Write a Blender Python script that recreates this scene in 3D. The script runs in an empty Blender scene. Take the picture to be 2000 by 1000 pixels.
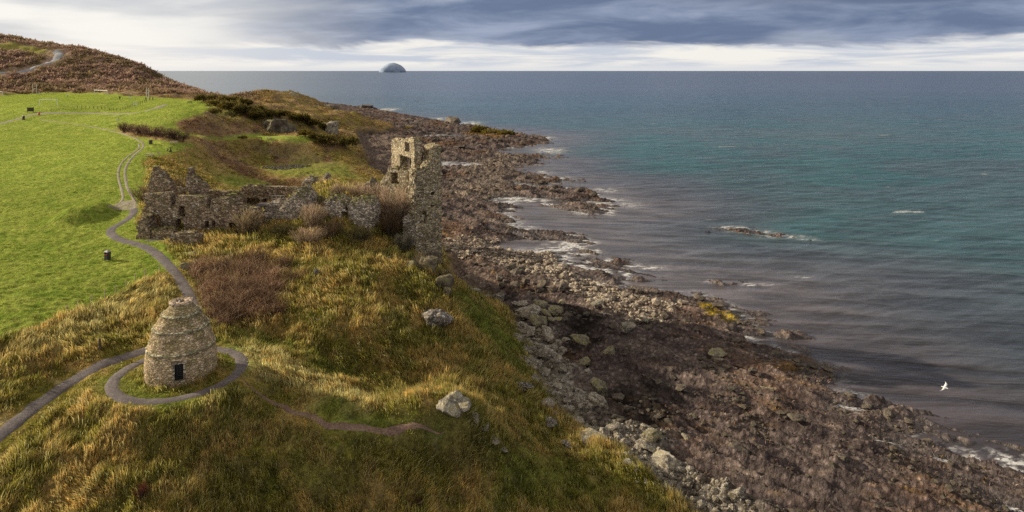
import bpy, math, random
import numpy as np
from mathutils import Vector, Matrix, noise as mnoise
random.seed(7); RNG = np.random.default_rng(11)
C = bpy.context.scene.collection
SC = bpy.context.scene
F, H, HZ = 1300.0, 37.0, 138.0            # focal length and horizon row of the 2000 px photo, camera height above the sea
def W(px, py, z):                         # a point of height z seen at a pixel
    Y = F*(H-z)/(py-HZ); return ((px-1000)/F*Y, Y, z)
def WY(px, py, Y): return ((px-1000)/F*Y, Y, H-(py-HZ)*Y/F)

# ------------------------------------------------------------------ noise
_perm = np.random.default_rng(3).permutation(4096)
_ang = np.random.default_rng(4).random(4096)*2*np.pi
_gx, _gy = np.cos(_ang).astype(np.float32), np.sin(_ang).astype(np.float32); _perm = _perm.astype(np.int32)
def pn(x, y, seed=0):
    x = np.asarray(x, float); y = np.asarray(y, float)
    xf = np.floor(x); yf = np.floor(y); xi = xf.astype(np.int32); yi = yf.astype(np.int32)
    fx = (x-xf).astype(np.float32); fy = (y-yf).astype(np.float32)
    sx = fx*fx*fx*(fx*(fx*6-15)+10); sy = fy*fy*fy*(fy*(fy*6-15)+10)
    pa = _perm[(xi+seed*37) & 4095]+yi; pb = _perm[(xi+1+seed*37) & 4095]+yi
    def g(q, dx, dy):
        h = _perm[q & 4095]; return _gx[h]*dx+_gy[h]*dy
    a = g(pa, fx, fy); b = g(pb, fx-1, fy); c = g(pa+1, fx, fy-1); d = g(pb+1, fx-1, fy-1)
    a = a+(b-a)*sx; c = c+(d-c)*sx
    return (a+(c-a)*sy)*np.float32(1.5)
def fbm(x, y, o=4, seed=0, r=False):
    s = 0; a = 1.; t = 0
    for k in range(o):
        n = pn(x*2**k, y*2**k, seed+k)
        s = s + a*((1-2*np.abs(n)) if r else n); t += a; a *= .5
    return s/t
def ss(a, b, x):
    t = np.clip((np.asarray(x, float)-a)/(b-a), 0, 1); return t*t*(3-2*t)
def mix(a, b, t):
    a = np.asarray(a, float); b = np.asarray(b, float); t = np.asarray(t, float)
    if t.ndim and (a.ndim > t.ndim or b.ndim > t.ndim or a.shape == (3,) or b.shape == (3,)): t = t[..., None]
    return a+(b-a)*t

# ------------------------------------------------------------------ terrain control points
CP = [  # (px, py, height)
 (0,660,13.4),(150,572,13.5),(210,508,13.4),(0,500,13.8),(0,400,14.3),(100,430,14),(0,320,15.5),(0,270,17.2),(0,240,18.8),(0,215,21.5),
 (95,206,23.6),(197,184,24.2),(67,183,24),(0,188,24),(289,190,24),(375,196,24),(160,220,21.3),(60,225,20.8),(300,215,22),(230,260,18),
 (270,290,16.8),(240,330,15.8),(230,370,15),(250,400,14.6),(215,460,14),(290,490,13.8),(335,535,13.2),(372,575,12.7),(330,250,20),(400,220,22.3),
 (345,284,17.2),(300,305,16.3),(280,440,14.3),(-150,500,14),(-150,660,13),(-200,300,17),(-250,240,20),(-200,200,24),
 # bank and dovecot knoll
 (200,640,12.7),(150,620,13.2),(60,650,13.3),(250,690,12.0),(150,750,11.4),(0,855,10.4),(-150,800,11),(0,750,12),(230,610,12.7),(300,590,12.6),
 (354,700,11.9),(354,780,11.8),(280,760,11.8),(440,770,11.7),(220,730,11.8),(354,660,12),(470,720,11.6),
 (354,850,10.2),(354,1000,7.6),(0,1000,8.2),(150,1000,8.2),(150,850,10.3),(0,920,9.4),(500,850,9.3),(500,1000,6.2),(250,780,11.3),(120,790,11.0),
 # ridge to the rocks
 (560,785,10.2),(640,800,10.1),(600,770,10.5),(700,815,9.7),(760,828,9.2),(820,815,9.6),(870,805,9.8),(915,812,9.6),(960,845,7.6),(1000,885,5.8),
 (640,840,9.2),(760,850,8.5),(860,840,8.6),(650,900,7.9),(800,900,7.3),(850,1000,4.9),(700,1000,5.2),(930,870,7.4),(1000,950,4.7),(1000,1000,3.9),(1080,900,3.8),(740,900,7.6),(880,900,6.8),
 (1150,960,2.9),(1230,1000,2.4),(1200,890,2.9),(1250,915,2.6),
 (480,670,11.2),(560,700,10.6),(640,750,9.8),(740,790,8.6),
 # valley between the knoll and the castle mound
 (450,640,11.6),(550,675,10.3),(650,710,9.0),(730,745,7.8),(820,770,7.0),(920,760,6.4),(1000,820,4.6),(1040,860,4.0),
 # castle mound
 (400,540,13),(450,580,12.6),(520,640,11.2),(380,480,14.2),(350,470,14.4),(450,470,14.6),(560,480,14.4),(660,490,13.8),(740,500,13),(620,560,12.6),
 (620,640,11.2),(700,600,11.4),(700,520,13.2),(790,540,12),(800,580,10.6),(780,660,9.4),(860,650,8.3),(860,580,10.4),(895,590,9.4),(930,640,7.6),(960,700,6.0),(1000,760,4.6),(880,720,6.9),(980,640,5.2),(1000,680,4.6),
 # foot of the slope
 (905,556,8.6),(935,580,6.2),(962,590,4.0),(1010,640,2.8),(1050,730,2.6),(1090,790,2.4),(1150,840,2.3),(1270,890,2.0),(1400,985,1.7),
 (1000,600,1.7),(1060,640,1.6),(1120,720,1.6),(1200,800,1.6),(1350,880,1.5),(1500,1000,1.3),(940,560,1.7),(900,535,1.8),(1300,700,1.3),(1500,800,1.0),(1700,900,.9),(1900,980,.8),(1400,620,1.0),
 (1100,560,1.5),(1000,500,1.5),(930,470,1.5),(900,420,1.4),(900,360,1.4),(880,330,1.3),(960,330,1),(950,280,1.2),(800,250,1.2),(760,262,1.6),(720,270,1.8),(720,300,2),(735,335,2),(850,225,1.2),(700,215,1.2),
 # land beyond the castle
 (430,345,10.5),(540,357,7.2),(620,345,7.6),(560,325,8.2),(500,320,8.6),(640,325,8.0),(690,338,5.0),(600,306,8.8),(520,306,9.2),(560,306,9.0),(650,306,8.4),(450,340,9.6),(400,315,12.8),(350,325,13.8),(320,318,15.3),
 (425,300,12.2),(440,320,10.5),(400,290,14.5),(420,276,14.5),(500,277,13.7),(560,277,13.5),(620,277,13.0),(670,286,11.4),(690,300,9.5),(705,318,5.5),(480,300,11.0),
 (380,268,16.3),(450,270,14.4),(530,267,13.8),(600,266,12.8),(350,245,19.5),(420,240,19.3),(400,232,21.0),(440,218,20.9),(480,240,17.8),(540,255,14),(515,222,20.3),(550,226,18.8),(565,250,13.4),(600,232,16),(620,252,11.5),
 (430,196,24.6),(480,196,24.6),(520,205,22),(580,212,17),(620,225,13),(645,258,9.5),(680,232,11),(700,226,10.5),(730,238,7),(690,250,7),(720,243,9),(760,252,4),(670,262,7),(640,272,10.5),(460,262,15.2),(400,262,17.2),
 (460,191,17),(500,182,19),(520,178,20),(560,182,18.5),(588,186,16.5),(610,193,12.5),(580,198,13),(540,197,15),(640,200,6),(620,208,7),(660,212,3),
]
CY = [  # (px, Y, height) for ground one cannot see or that lies on the skyline
 (0,520,63),(60,500,59),(110,480,54),(150,478,53),(200,470,48.5),(250,462,43),(290,455,36.5),(310,450,31.5),(340,448,27.5),(370,445,24.2),(400,440,21),(430,440,16),
 (-200,520,78),(-200,420,52),(-200,370,32),(-400,380,45),(-400,500,85),(-350,330,30),
 (0,385,27),(100,392,27),(200,400,27),(300,400,25.5),(380,380,23),(60,430,40),(150,430,38),(250,425,33),(310,420,27.5),
 (0,900,70),(-200,900,90),(150,760,30),(250,640,12),(330,560,6),(380,540,3),(300,800,-4),(420,560,0),(380,700,-4),(0,1500,60),(-300,1500,80),(200,1200,-4),(450,800,-4),(560,800,-4),(640,800,-4),
 (440,620,2),(560,680,2),(480,660,2),(430,330,19),(480,330,16),(460,450,4),
 # behind the castle
 (320,105,15),(420,106,15.2),(520,106,15.6),(610,101,18.2),(645,104,19.5),(685,103,18.8),(740,103,16),(830,101,13),(350,96,14.8),(440,97,15),(520,97,16),(600,96.5,17),(660,96.5,18),(720,96,16.5),(780,97,13.5),
 (330,125,14.2),(430,125,11.5),(530,125,10.2),(620,122,10.5),(700,120,10),(770,118,7),(840,112,4),(890,104,1.7),(860,98,6),(880,96,3),(845,92,9.5),(430,145,10),(560,150,6.5),(680,150,5),(760,150,2),
 # out of frame, near
 (0,34,4.5),(500,34,2.5),(1000,34,1.5),(300,38,4.5),(800,40,2.4),(1500,40,1.2),(1100,45,1.8),(2000,50,.8),(-300,40,5.5),(-300,55,11.5),(-600,60,12.5),(-600,100,14.5),(-600,200,19),(-600,40,5),
]
SHORE = [(560,192),(600,197),(650,203),(700,208),(735,212),(745,216),(800,226),(860,237),(920,244),(960,252),(1010,262),(1050,266),(1066,272),(1060,279),(1015,288),(960,296),(975,303),(1012,303),(1040,312),(1048,322),(1010,323),(985,330),
 (1020,338),(1060,346),(1092,356),(1060,362),(1000,358),(985,364),(1060,366),(1140,370),(1168,385),(1190,403),(1150,417),(1100,404),(1050,394),(992,388),(1000,402),(985,421),(1000,430),(996,444),(1015,451),(1052,450),(1109,457),(1148,474),(1128,480),(1070,474),(1020,481),
 (1060,486),(1110,486),(1150,493),(1094,495),(1100,519),(1139,519),(1160,510),(1207,512),(1202,520),(1160,528),(1226,532),(1199,546),(1214,564),(1259,567),(1286,567),(1340,570),(1364,576),(1412,594),(1457,615),
 (1487,634),(1476,660),(1510,683),(1559,699),(1616,724),(1640,750),(1671,770),(1676,797),(1731,807),(1777,825),(1810,862),(1850,886),(1920,900),(1975,908),(2040,925),(2300,990),(2800,1060)]
TOE = [(560,196),(610,207),(650,216),(700,236),(745,245),(775,254),(740,262),(700,268),(702,290),(722,332),(800,400),(860,478),(884,548),(935,566),(962,584),(985,606),(1005,640),(1030,690),(1050,740),(1068,790),(1130,838),(1210,878),(1250,905),(1300,950),(1370,1010),(1480,1100)]

# coarse lookup grid in (x/y, log y): even in the size things have from the site
U0, U1, V0, V1, NU, NV = -1.35, 1.35, math.log(27.), math.log(1700.), 520, 620
_u = np.linspace(U0, U1, NU); _v = np.linspace(V0, V1, NV)
GU, GV = np.meshgrid(_u, _v)
def poly_sd(poly, x, y, closed=True):      # signed distance, positive inside
    x = x.ravel(); y = y.ravel(); d = np.full(x.shape, 1e9); ins = np.zeros(x.shape, bool)
    n = len(poly)
    for i in range(n):
        x0, y0 = poly[i]; x1, y1 = poly[(i+1) % n]
        dx, dy = x1-x0, y1-y0; L = dx*dx+dy*dy+1e-12
        t = np.clip(((x-x0)*dx+(y-y0)*dy)/L, 0, 1)
        d = np.minimum(d, (x-x0-t*dx)**2+(y-y0-t*dy)**2)
        if abs(dy) > 1e-12:
            c = ((y0 > y) != (y1 > y)) & (x < dx*(y-y0)/dy+x0); ins ^= c
    d = np.sqrt(d); return np.where(ins, d, -d)
def tps():
    P = [W(*c) for c in CP]+[((px-1000)/F*Y, Y, z) for px, Y, z in CY]
    P = np.array(P); a = np.stack([P[:, 0]/P[:, 1], np.log(P[:, 1])], 1); z = P[:, 2]
    n = len(a); r2 = ((a[:, None]-a[None])**2).sum(2); K = .5*r2*np.log(r2+1e-12)+np.eye(n)*2e-4
    A = np.zeros((n+3, n+3)); A[:n, :n] = K; A[:n, n] = 1; A[:n, n+1:] = a; A[n, :n] = 1; A[n+1:, :n] = a.T
    w = np.linalg.solve(A, np.concatenate([z, [0, 0, 0]]))
    out = np.zeros(GU.size); gu = GU.ravel(); gv = GV.ravel()
    for i in range(0, len(gu), 20000):
        du = gu[i:i+20000, None]-a[None, :, 0]; dv = gv[i:i+20000, None]-a[None, :, 1]
        r = du*du+dv*dv
        out[i:i+20000] = (.5*r*np.log(r+1e-12))@w[:n]+w[n]+w[n+1]*gu[i:i+20000]+w[n+2]*gv[i:i+20000]
    return out.reshape(GU.shape)
def sea_uv(p): Y = F*H/(p[1]-HZ); return ((p[0]-1000)/F, math.log(Y))
def toe_uv(p): Y = F*(H-2)/(p[1]-HZ); return ((p[0]-1000)/F, math.log(Y))
G_T = tps()
def cy_uv(p): return ((p[0]-1000)/F, math.log(p[1]))
_s = [cy_uv(p) for p in ((255,1900),(262,1500),(290,900),(325,680),(365,590),(395,575),(430,610),(480,690),(530,800))]+[sea_uv(p) for p in SHORE]
G_S = -poly_sd(_s+[(1.6, 3.0), (1.9, 3.0), (1.9, 7.9), (_s[0][0], 7.9)], GU, GV).reshape(GU.shape)   # >0 on land
_t = [cy_uv(p) for p in ((235,1900),(245,1500),(275,860),(320,620),(365,540),(400,535),(440,575),(490,640),(540,680))]+[toe_uv(p) for p in TOE[1:]]
G_L = -poly_sd(_t+[(_t[-1][0], 2.9), (2.2, 2.9), (2.2, 8.2), (_t[0][0], 8.2)], GU, GV).reshape(GU.shape)   # >0 on the grassy side
def look(G, x, y):
    u = (x/y-U0)/(U1-U0)*(NU-1); v = (np.log(y)-V0)/(V1-V0)*(NV-1)
    u = np.clip(u, 0, NU-1.001); v = np.clip(v, 0, NV-1.001)
    i = u.astype(int); j = v.astype(int); fu = u-i; fv = v-j
    return (G[j, i]*(1-fu)+G[j, i+1]*fu)*(1-fv)+(G[j+1, i]*(1-fu)+G[j+1, i+1]*fu)*fv
DOV = np.array([-27.63, 55.6]); DOVZ = 11.75
SKERRY = [(1410,553,1.3,.22),(1245,547,1.0,.25),(1295,541,.9,.2),(1545,656,1.5,.45),(1205,515,1.6,.5),(1440,450,2.4,.03),(1480,456,2.2,.08),(1530,462,2.0,.05),(1030,306,5,.7),(1082,352,3,.5),(1715,792,1.2,.4),(1755,812,1.6,.5),(1840,866,1.8,.35)]
POOL = [(770,243,17,1.3),(855,267,19,1.25),(884,322,11,1.15),(905,243,9,1.5),(1040,481,4.5,1.9),(700,208,9,2.4),(1500,668,1.6,1.2),(1010,392,5,1.6),(1660,762,1.8,1.2)]
def base_h(x, y):
    """smooth ground, and the share of it that is foreshore"""
    x = np.asarray(x, float); y = np.asarray(y, float)
    t = look(G_T, x, y); s = look(G_S, x, y)*y; l = look(G_L, x, y)*y
    l = l+fbm(x/y/.06, np.log(y)/.06, 3, 5)*y*.012
    f = 1-ss(-2.5, 1.5, l)
    s = s+fbm(x*.16, y*.16, 4, 9)*2.2*ss(30, 80, y)+fbm(x*.6, y*.6, 3, 19)*.7
    z = np.where(s > 0, np.minimum(.10*s, .5+.035*s), .14*s); z = np.clip(z, -3.5, 2.6)
    nz = fbm(x*.9, y*.9, 2, 3)*.25
    for px, py, r, h in SKERRY:
        X, Y, _ = W(px, py, 0); q = ((x-X)/(r*1.5))**2+((y-Y)/r)**2; z = np.maximum(z, (h+.5)*np.exp(-q)-.5+nz-9*(q > 6))
    for px, py, r, a in POOL:
        X, Y, _ = W(px, py, 0); q = ((x-X)/(r*a))**2+((y-Y)/r)**2; z = z-4.2*np.exp(-q*1.6)
    land = np.maximum(t, .9)
    z = land*(1-f)+z*f
    d = np.hypot(x-DOV[0], y-DOV[1]); z = mix(z, DOVZ, 1-ss(5.6, 8.5, d))
    X, Y, _ = W(165, 424, 14.1); q = ((x-X)/3.4)**2+((y-Y)/4.6)**2; z = z+1.9*np.exp(-q*q)      # grassy mound on the lawn
    return z, f
G_B = base_h(GU*np.exp(GV), np.exp(GV))[0]
def unproj(px, py, y0=30., y1=1000., n=1200):
    """where the line of sight through a pixel meets the ground"""
    px = np.atleast_1d(np.asarray(px, float)); py = np.atleast_1d(np.asarray(py, float))
    Y = np.exp(np.linspace(math.log(y0), math.log(y1), n))[None]; X = (px[:, None]-1000)/F*Y
    zr = H-(py[:, None]-HZ)*Y/F; z = look(G_B, X, Y+0*X)
    hit = zr <= z; k = np.where(hit.any(1), hit.argmax(1), n-1)
    r = np.arange(len(px)); return np.stack([X[r, k], Y[0, k], np.where(hit.any(1), z[r, k], z[r, n-1])], 1)
def dens(pts, step=7):
    o = []
    for a, b in zip(pts[:-1], pts[1:]):
        m = max(1, int(math.hypot(b[0]-a[0], b[1]-a[1])/step))
        o += [(a[0]+(b[0]-a[0])*k/m, a[1]+(b[1]-a[1])*k/m) for k in range(m)]
    return o+[pts[-1]]
class Zone:                                     # a patch of ground: its outline lies in the ground plane
    def __init__(s, pts, y0=30., y1=1000., soft=.012, jit=.02):
        p = dens(pts+[pts[0]])[:-1]; w = unproj([q[0] for q in p], [q[1] for q in p], y0, y1)
        P = np.stack([w[:, 0]/w[:, 1], np.log(w[:, 1])], 1); s.soft = soft; s.jit = jit
        s.g = np.full(GU.shape, -1.); lo = P.min(0)-.12; hi = P.max(0)+.12
        k = (GU > lo[0]) & (GU < hi[0]) & (GV > lo[1]) & (GV < hi[1]); s.g[k] = poly_sd([tuple(q) for q in P], GU[k], GV[k])
    def __call__(s, x, y):
        u = x/y; v = np.log(y); n = fbm(u*28, v*28, 4, 71)*s.jit; m = fbm(u*28+9, v*28+5, 4, 73)*s.jit
        v = v+m; u = u+n; return ss(-s.soft, s.soft, look(s.g, u*np.exp(v), np.exp(v)))
LAWN = Zone([(-320,690),(0,665),(60,640),(150,610),(230,575),(318,533),(345,522),(350,515),(325,490),(330,480),(300,465),(285,458),(265,440),(268,425),(276,400),(278,372),(290,335),(276,318),(287,309),(312,307),(345,297),(378,287),(372,281),(340,279),(300,273),(240,263),(222,252),
  (268,248),(330,262),(380,268),(440,276),(520,276),(560,278),(605,275),(625,268),(590,264),(540,266),(470,262),(440,271),(400,268),(365,260),(345,251),(341,243),(370,233),(400,222),(414,210),(404,199),(378,195),(300,190),(240,187),(197,183.5),(100,180.5),(0,187),(-320,198)], 50, 420, soft=.006, jit=.008)
BRACK = [Zone([(340,243),(375,231),(420,245),(480,252),(485,262),(450,270),(400,266),(360,258)],150,300,.02,.03), Zone([(392,272),(430,275),(440,300),(480,322),(520,345),(570,362),(560,372),(470,340),(425,312)],130,290,.02,.03), Zone([(380,525),(420,512),(470,508),(540,515),(560,560),(545,620),(480,640),(420,630),(395,590)],60,95,.03,.05), Zone([(560,345),(640,345),(600,372),(560,372)],120,240,.02,.03), Zone([(225,250),(270,247),(340,264),(380,270),(330,276),(250,262)],150,260,.01,.02)]
GREEN = [Zone([(420,340),(470,345),(530,360),(560,368),(480,368),(430,360)],110,240,.02,.03), Zone([(522,318),(600,312),(676,322),(700,346),(620,350),(560,346),(514,333)],150,300,.02,.03), Zone([(415,205),(470,215),(455,228),(415,226)],200,330,.01,.02),
  Zone([(180,735),(225,718),(300,765),(400,782),(380,800),(260,790),(170,765)],40,60,.02,.03), Zone([(425,665),(480,675),(490,720),(462,740),(440,700)],45,65,.02,.03), Zone([(600,785),(700,800),(770,825),(870,795),(930,830),(830,850),(740,845),(640,835)],45,60,.02,.04), Zone([(890,565),(960,600),(1010,660),(1040,760),(1010,740),(960,660),(900,620)],55,95,.03,.05),
  Zone([(440,635),(560,665),(680,720),(770,760),(700,750),(560,690),(440,660)],55,80,.02,.05), Zone([(345,500),(400,560),(420,640),(370,580)],60,95,.02,.04), Zone([(550,870),(640,860),(640,960),(560,960)],40,55,.05,.06), Zone([(960,880),(1100,880),(1200,960),(1000,980)],45,65,.05,.06)]
TAN = [Zone([(0,690),(130,640),(200,600),(320,545),(335,570),(300,600),(180,650),(60,700)],50,80,.02,.03), Zone([(450,668),(540,690),(640,745),(740,790),(700,810),(600,770),(500,740)],45,75,.02,.03)]
HFIELD = Zone([(0,86),(30,86),(60,90),(92,97),(88,112),(70,108),(40,100),(0,97),(-200,92),(-200,70)],380,560,.006,.006)
LICHEN = [Zone([(1005,640),(1060,640),(1110,700),(1160,780),(1150,830),(1080,800),(1040,730)],50,100,.02,.04), Zone([(1200,885),(1290,895),(1420,960),(1500,1010),(1380,1010),(1250,930)],40,70,.02,.04), Zone([(1130,838),(1230,830),(1330,870),(1250,890)],45,70,.02,.04)]
COBBLE = [Zone([(870,470),(930,462),(1000,478),(1060,490),(1095,500),(1100,530),(1160,545),(1210,570),(1330,600),(1290,640),(1200,610),(1120,575),(1050,530),(960,515),(880,500)],70,180,.02,.03), Zone([(860,380),(960,300),(1040,295),(1000,330),(980,400)],120,330,.02,.04)]
SAND = [Zone([(880,500),(950,525),(985,560),(960,590),(890,550)],80,130,.02,.03), Zone([(700,270),(780,262),(800,300),(760,345),(720,330)],180,400,.02,.03)]
WEED = [Zone([(1358,594),(1402,600),(1442,620),(1424,632),(1382,618)],80,130,.008,.02), Zone([(1485,722),(1540,700),(1595,714),(1550,730)],60,110,.01,.02), Zone([(905,262),(955,250),(1010,264),(960,272)],330,460,.01,.02)]
DARKR = [Zone([(1210,760),(1300,740),(1330,820),(1290,860),(1220,830)],55,85,.03,.05), Zone([(1090,610),(1160,600),(1180,680),(1120,690)],65,110,.02,.04)]
def smooth_line(pts, k=6):
    p = np.array(pts, float); p = np.concatenate([[2*p[0]-p[1]], p, [2*p[-1]-p[-2]]]); o = []
    for i in range(1, len(p)-2):
        for q in range(k):
            t = q/k; o.append(.5*((2*p[i])+(-p[i-1]+p[i+1])*t+(2*p[i-1]-5*p[i]+4*p[i+1]-p[i+2])*t*t+(-p[i-1]+3*p[i]-3*p[i+1]+p[i+2])*t**3))
    return np.array(o+[p[-2]])
PATHS = {  # centre line in the photo, half width in metres
 'a': ([(-70,905),(0,852),(60,802),(110,766),(160,734),(200,713),(230,703),(260,693),(292,684)], .72),
 'b': ([(378,600),(370,578),(357,555),(340,531),(322,511),(305,496),(285,484),(262,476),(240,470),(224,463),(216,455),(220,446),(235,437),(250,428),(260,418),(261,408)], .78),
 'c': ([(262,410),(264,396),(257,382),(250,370),(246,355),(244,340),(245,330),(252,316),(264,302),(278,290),(279,281),(265,271),(240,262),(210,254),(175,247),(130,241),(80,234)], .33),
 'd': ([(232,400),(240,388),(238,372),(233,355),(231,338),(236,322),(248,308),(263,297),(272,288),(270,281)], .30),
 'e': ([(-60,256),(0,242),(30,234),(60,225),(85,222),(150,221),(200,222),(245,222.5),(275,219),(300,213),(324,205)], 1.3),
 'f': ([(476,742),(500,768),(530,787),(570,801),(610,818),(640,832),(690,841),(740,842),(785,836),(825,828),(868,822)], .26),
 'g': ([(338,466),(320,468),(298,469),(280,474)], .5),
}
PW = {}
G_P = np.full(GU.shape, 99.)
for k_, (pts, hw) in PATHS.items():
    d_ = smooth_line(pts, 8); w_ = unproj(d_[:, 0], d_[:, 1], 30 if k_ != 'e' else 150)
    if k_ == 'f': yy_ = np.interp(d_[:, 0], [560,610,640,690,740,785,825,868], [53,52.4,51.7,51.7,52,52.2,52.3,52.4]); q_ = d_[:, 0] > 560; w_[q_, 0] = ((d_[:, 0]-1000)/F*yy_)[q_]; w_[q_, 1] = yy_[q_]
    PW[k_] = w_
    uv = [(a[0]/a[1], math.log(a[1])) for a in w_]
    dd = np.abs(poly_sd(uv+uv[::-1], GU, GV).reshape(GU.shape))*np.exp(GV)-hw; G_P = np.minimum(G_P, dd)
_rd = np.hypot(GU*np.exp(GV)-DOV[0]+.15, np.exp(GV)-DOV[1]); G_P = np.minimum(G_P, np.abs(_rd-4.85)-.62)
def path_d(x, y): return look(G_P, x, y)
def ledge(x, y):
    """tilted rock beds of the foreshore: 0..1 across each bed, and how strongly the beds show"""
    xr = x*.85-y*.53; yr = x*.53+y*.85; far = 1/(1+np.maximum(y-90, 0)/90.)
    s = yr*.30*far**.6+fbm(xr*.05, yr*.12, 4, 301)*2.0; m = ss(-.15, .25, fbm(x*.045, y*.045, 3, 305)); w = s-np.floor(s)
    return np.where(w < .86, w/.86, (1-w)/.14), m
def height(x, y, full=False):
    """ground with its tussocks, furrows and ledges"""
    x = np.asarray(x, float); y = np.asarray(y, float); z, f = base_h(x, y)
    lw = LAWN(x, y); d = np.hypot(x-DOV[0], y-DOV[1]); calm = ss(4.6, 6.5, d)
    far = ss(140, 260, y)
    tus = fbm(x*.42, y*.42, 3, 21)*.55+fbm(x*1.4+z*.8, y*1.4, 2, 25)*.30
    mid = fbm(x*.075, y*.075, 5, 31)*(2.3+1.2*ss(300, 400, y))*(1-np.exp(-(((x+67.4)/12)**2+((y-199)/12)**2)**2))+fbm(x*.03, y*.03, 3, 35, True)*1.0-.3
    lawn = fbm(x*.16, y*.16, 3, 41)*.16+fbm(x*.8, y*1.3, 3, 45)*.24*(1-far)
    amp = (1-lw)*((1-far)*tus*calm+far*mid)+lw*lawn*(1+far*1.5)*(.3+.7*calm)
    amp = amp*(.12+.88*ss(.0, .9, path_d(x, y)))
    xr = x*.85-y*.53; yr = x*.53+y*.85
    sh = fbm(xr*.07, yr*.26, 6, 51, True)*1.5-.62+fbm(xr*.5, yr*1.1, 4, 55)*.42; sh = np.where(sh > .25, .25+(sh-.25)*1.35, sh)
    lg, lm = ledge(x, y); sh = sh*(1-.45*lm)+(lg-.45)*lm*.85*(1+.8*ss(100, 300, y))
    sh = sh*ss(-3.0, 1.2, z*1.0)*(1+.5*far)
    z = z+amp*(1-f)+sh*f
    return (z, f, lw) if full else z
# ------------------------------------------------------------------ mesh and material helpers
def mesh_np(name, V, faces, mat, col=None, prop=None, smooth=True, parent=None):
    """V (n,3), faces: an (m,k) int array or a list of such arrays"""
    me = bpy.data.meshes.new(name); V = np.asarray(V, np.float32)
    fl = faces if isinstance(faces, list) else [faces]
    fl = [np.asarray(f, np.int32) for f in fl if len(f)]
    tot = np.concatenate([np.full(len(f), f.shape[1], np.int32) for f in fl]); idx = np.concatenate([f.ravel() for f in fl])
    me.vertices.add(len(V)); me.vertices.foreach_set('co', V.ravel())
    me.loops.add(len(idx)); me.loops.foreach_set('vertex_index', idx)
    me.polygons.add(len(tot)); me.polygons.foreach_set('loop_start', np.concatenate([[0], np.cumsum(tot)[:-1]]).astype(np.int32))
    me.polygons.foreach_set('loop_total', tot)
    me.polygons.foreach_set('use_smooth', np.full(len(tot), smooth))
    me.update(calc_edges=True)
    for nm, a in (('col', col), ('prop', prop)):
        if a is not None:
            a = np.asarray(a, np.float32); a4 = np.ones((len(V), 4), np.float32); a4[:, :a.shape[1]] = a
            at = me.attributes.new(nm, 'FLOAT_COLOR', 'POINT'); at.data.foreach_set('color', a4.ravel())
    if mat: me.materials.append(mat)
    o = bpy.data.objects.new(name, me); C.objects.link(o)
    if parent: o.parent = parent
    return o
def tag(o, label=None, cat=None, group=None, kind=None):
    for k, v in (('label', label), ('category', cat), ('group', group), ('kind', kind)):
        if v: o[k] = v
    return o
def thing(name, loc, label, cat, group=None, rz=0):
    o = bpy.data.objects.new(name, None); C.objects.link(o); o.location = loc; o.rotation_euler = (0, 0, rz); o.empty_display_size = .3
    return tag(o, label, cat, group)
def tree_copy(o, parent=None):
    c = o.copy(); C.objects.link(c); c.parent = parent
    for ch in list(o.children): tree_copy(ch, c)
    return c
class NT:
    def __init__(s, nt): s.t = nt; nt.nodes.clear()
    def n(s, ty, ins={}, **kw):
        nd = s.t.nodes.new(ty)
        for k, v in kw.items(): setattr(nd, k, v)
        for k, v in ins.items():
            if hasattr(v, 'links') or isinstance(v, bpy.types.NodeSocket): s.t.links.new(v, nd.inputs[k])
            else: nd.inputs[k].default_value = v
        return nd
    def m(s, op, a, b=0., c=0., clamp=False):
        return s.n('ShaderNodeMath', {0: a, 1: b, 2: c}, operation=op, use_clamp=clamp).outputs[0]
    def mixc(s, f, a, b, bt='MIX'):
        nd = s.n('ShaderNodeMix', {0: f, 6: a, 7: b}, data_type='RGBA', blend_type=bt); return nd.outputs[2]
    def noise(s, vec, sc, det=3., rough=.5, dist=0.):
        return s.n('ShaderNodeTexNoise', {'Vector': vec, 'Scale': sc, 'Detail': det, 'Roughness': rough, 'Distortion': dist}).outputs['Fac']
    def rng(s, v, a, b, c=0., d=1.):
        return s.n('ShaderNodeMapRange', {0: v, 1: a, 2: b, 3: c, 4: d}, interpolation_type='SMOOTHSTEP').outputs[0]
    def vmul(s, v, k): return s.n('ShaderNodeVectorMath', {0: v, 1: k}, operation='MULTIPLY').outputs[0]
def mat(name):
    m = bpy.data.materials.new(name); m.use_nodes = True; return m, NT(m.node_tree)
def rgb(c): return (c[0], c[1], c[2], 1.)
def simple(name, c, rough=.7, var=.25, sc=6., bump=.0, metal=0.):
    m, t = mat(name); g = t.n('ShaderNodeTexCoord').outputs['Object']
    n = t.noise(g, sc, 4, .6); k = t.rng(n, .3, .7, 1-var, 1+var)
    cc = t.mixc(1., rgb(c), t.n('ShaderNodeCombineColor', {0: k, 1: k, 2: k}).outputs[0], 'MULTIPLY')
    b = t.n('ShaderNodeBsdfPrincipled', {'Base Color': cc, 'Roughness': rough, 'Metallic': metal})
    if bump: t.t.links.new(t.n('ShaderNodeBump', {'Height': n, 'Strength': bump, 'Distance': .05}).outputs[0], b.inputs['Normal'])
    t.n('ShaderNodeOutputMaterial', {0: b.outputs[0]}); return m
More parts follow.
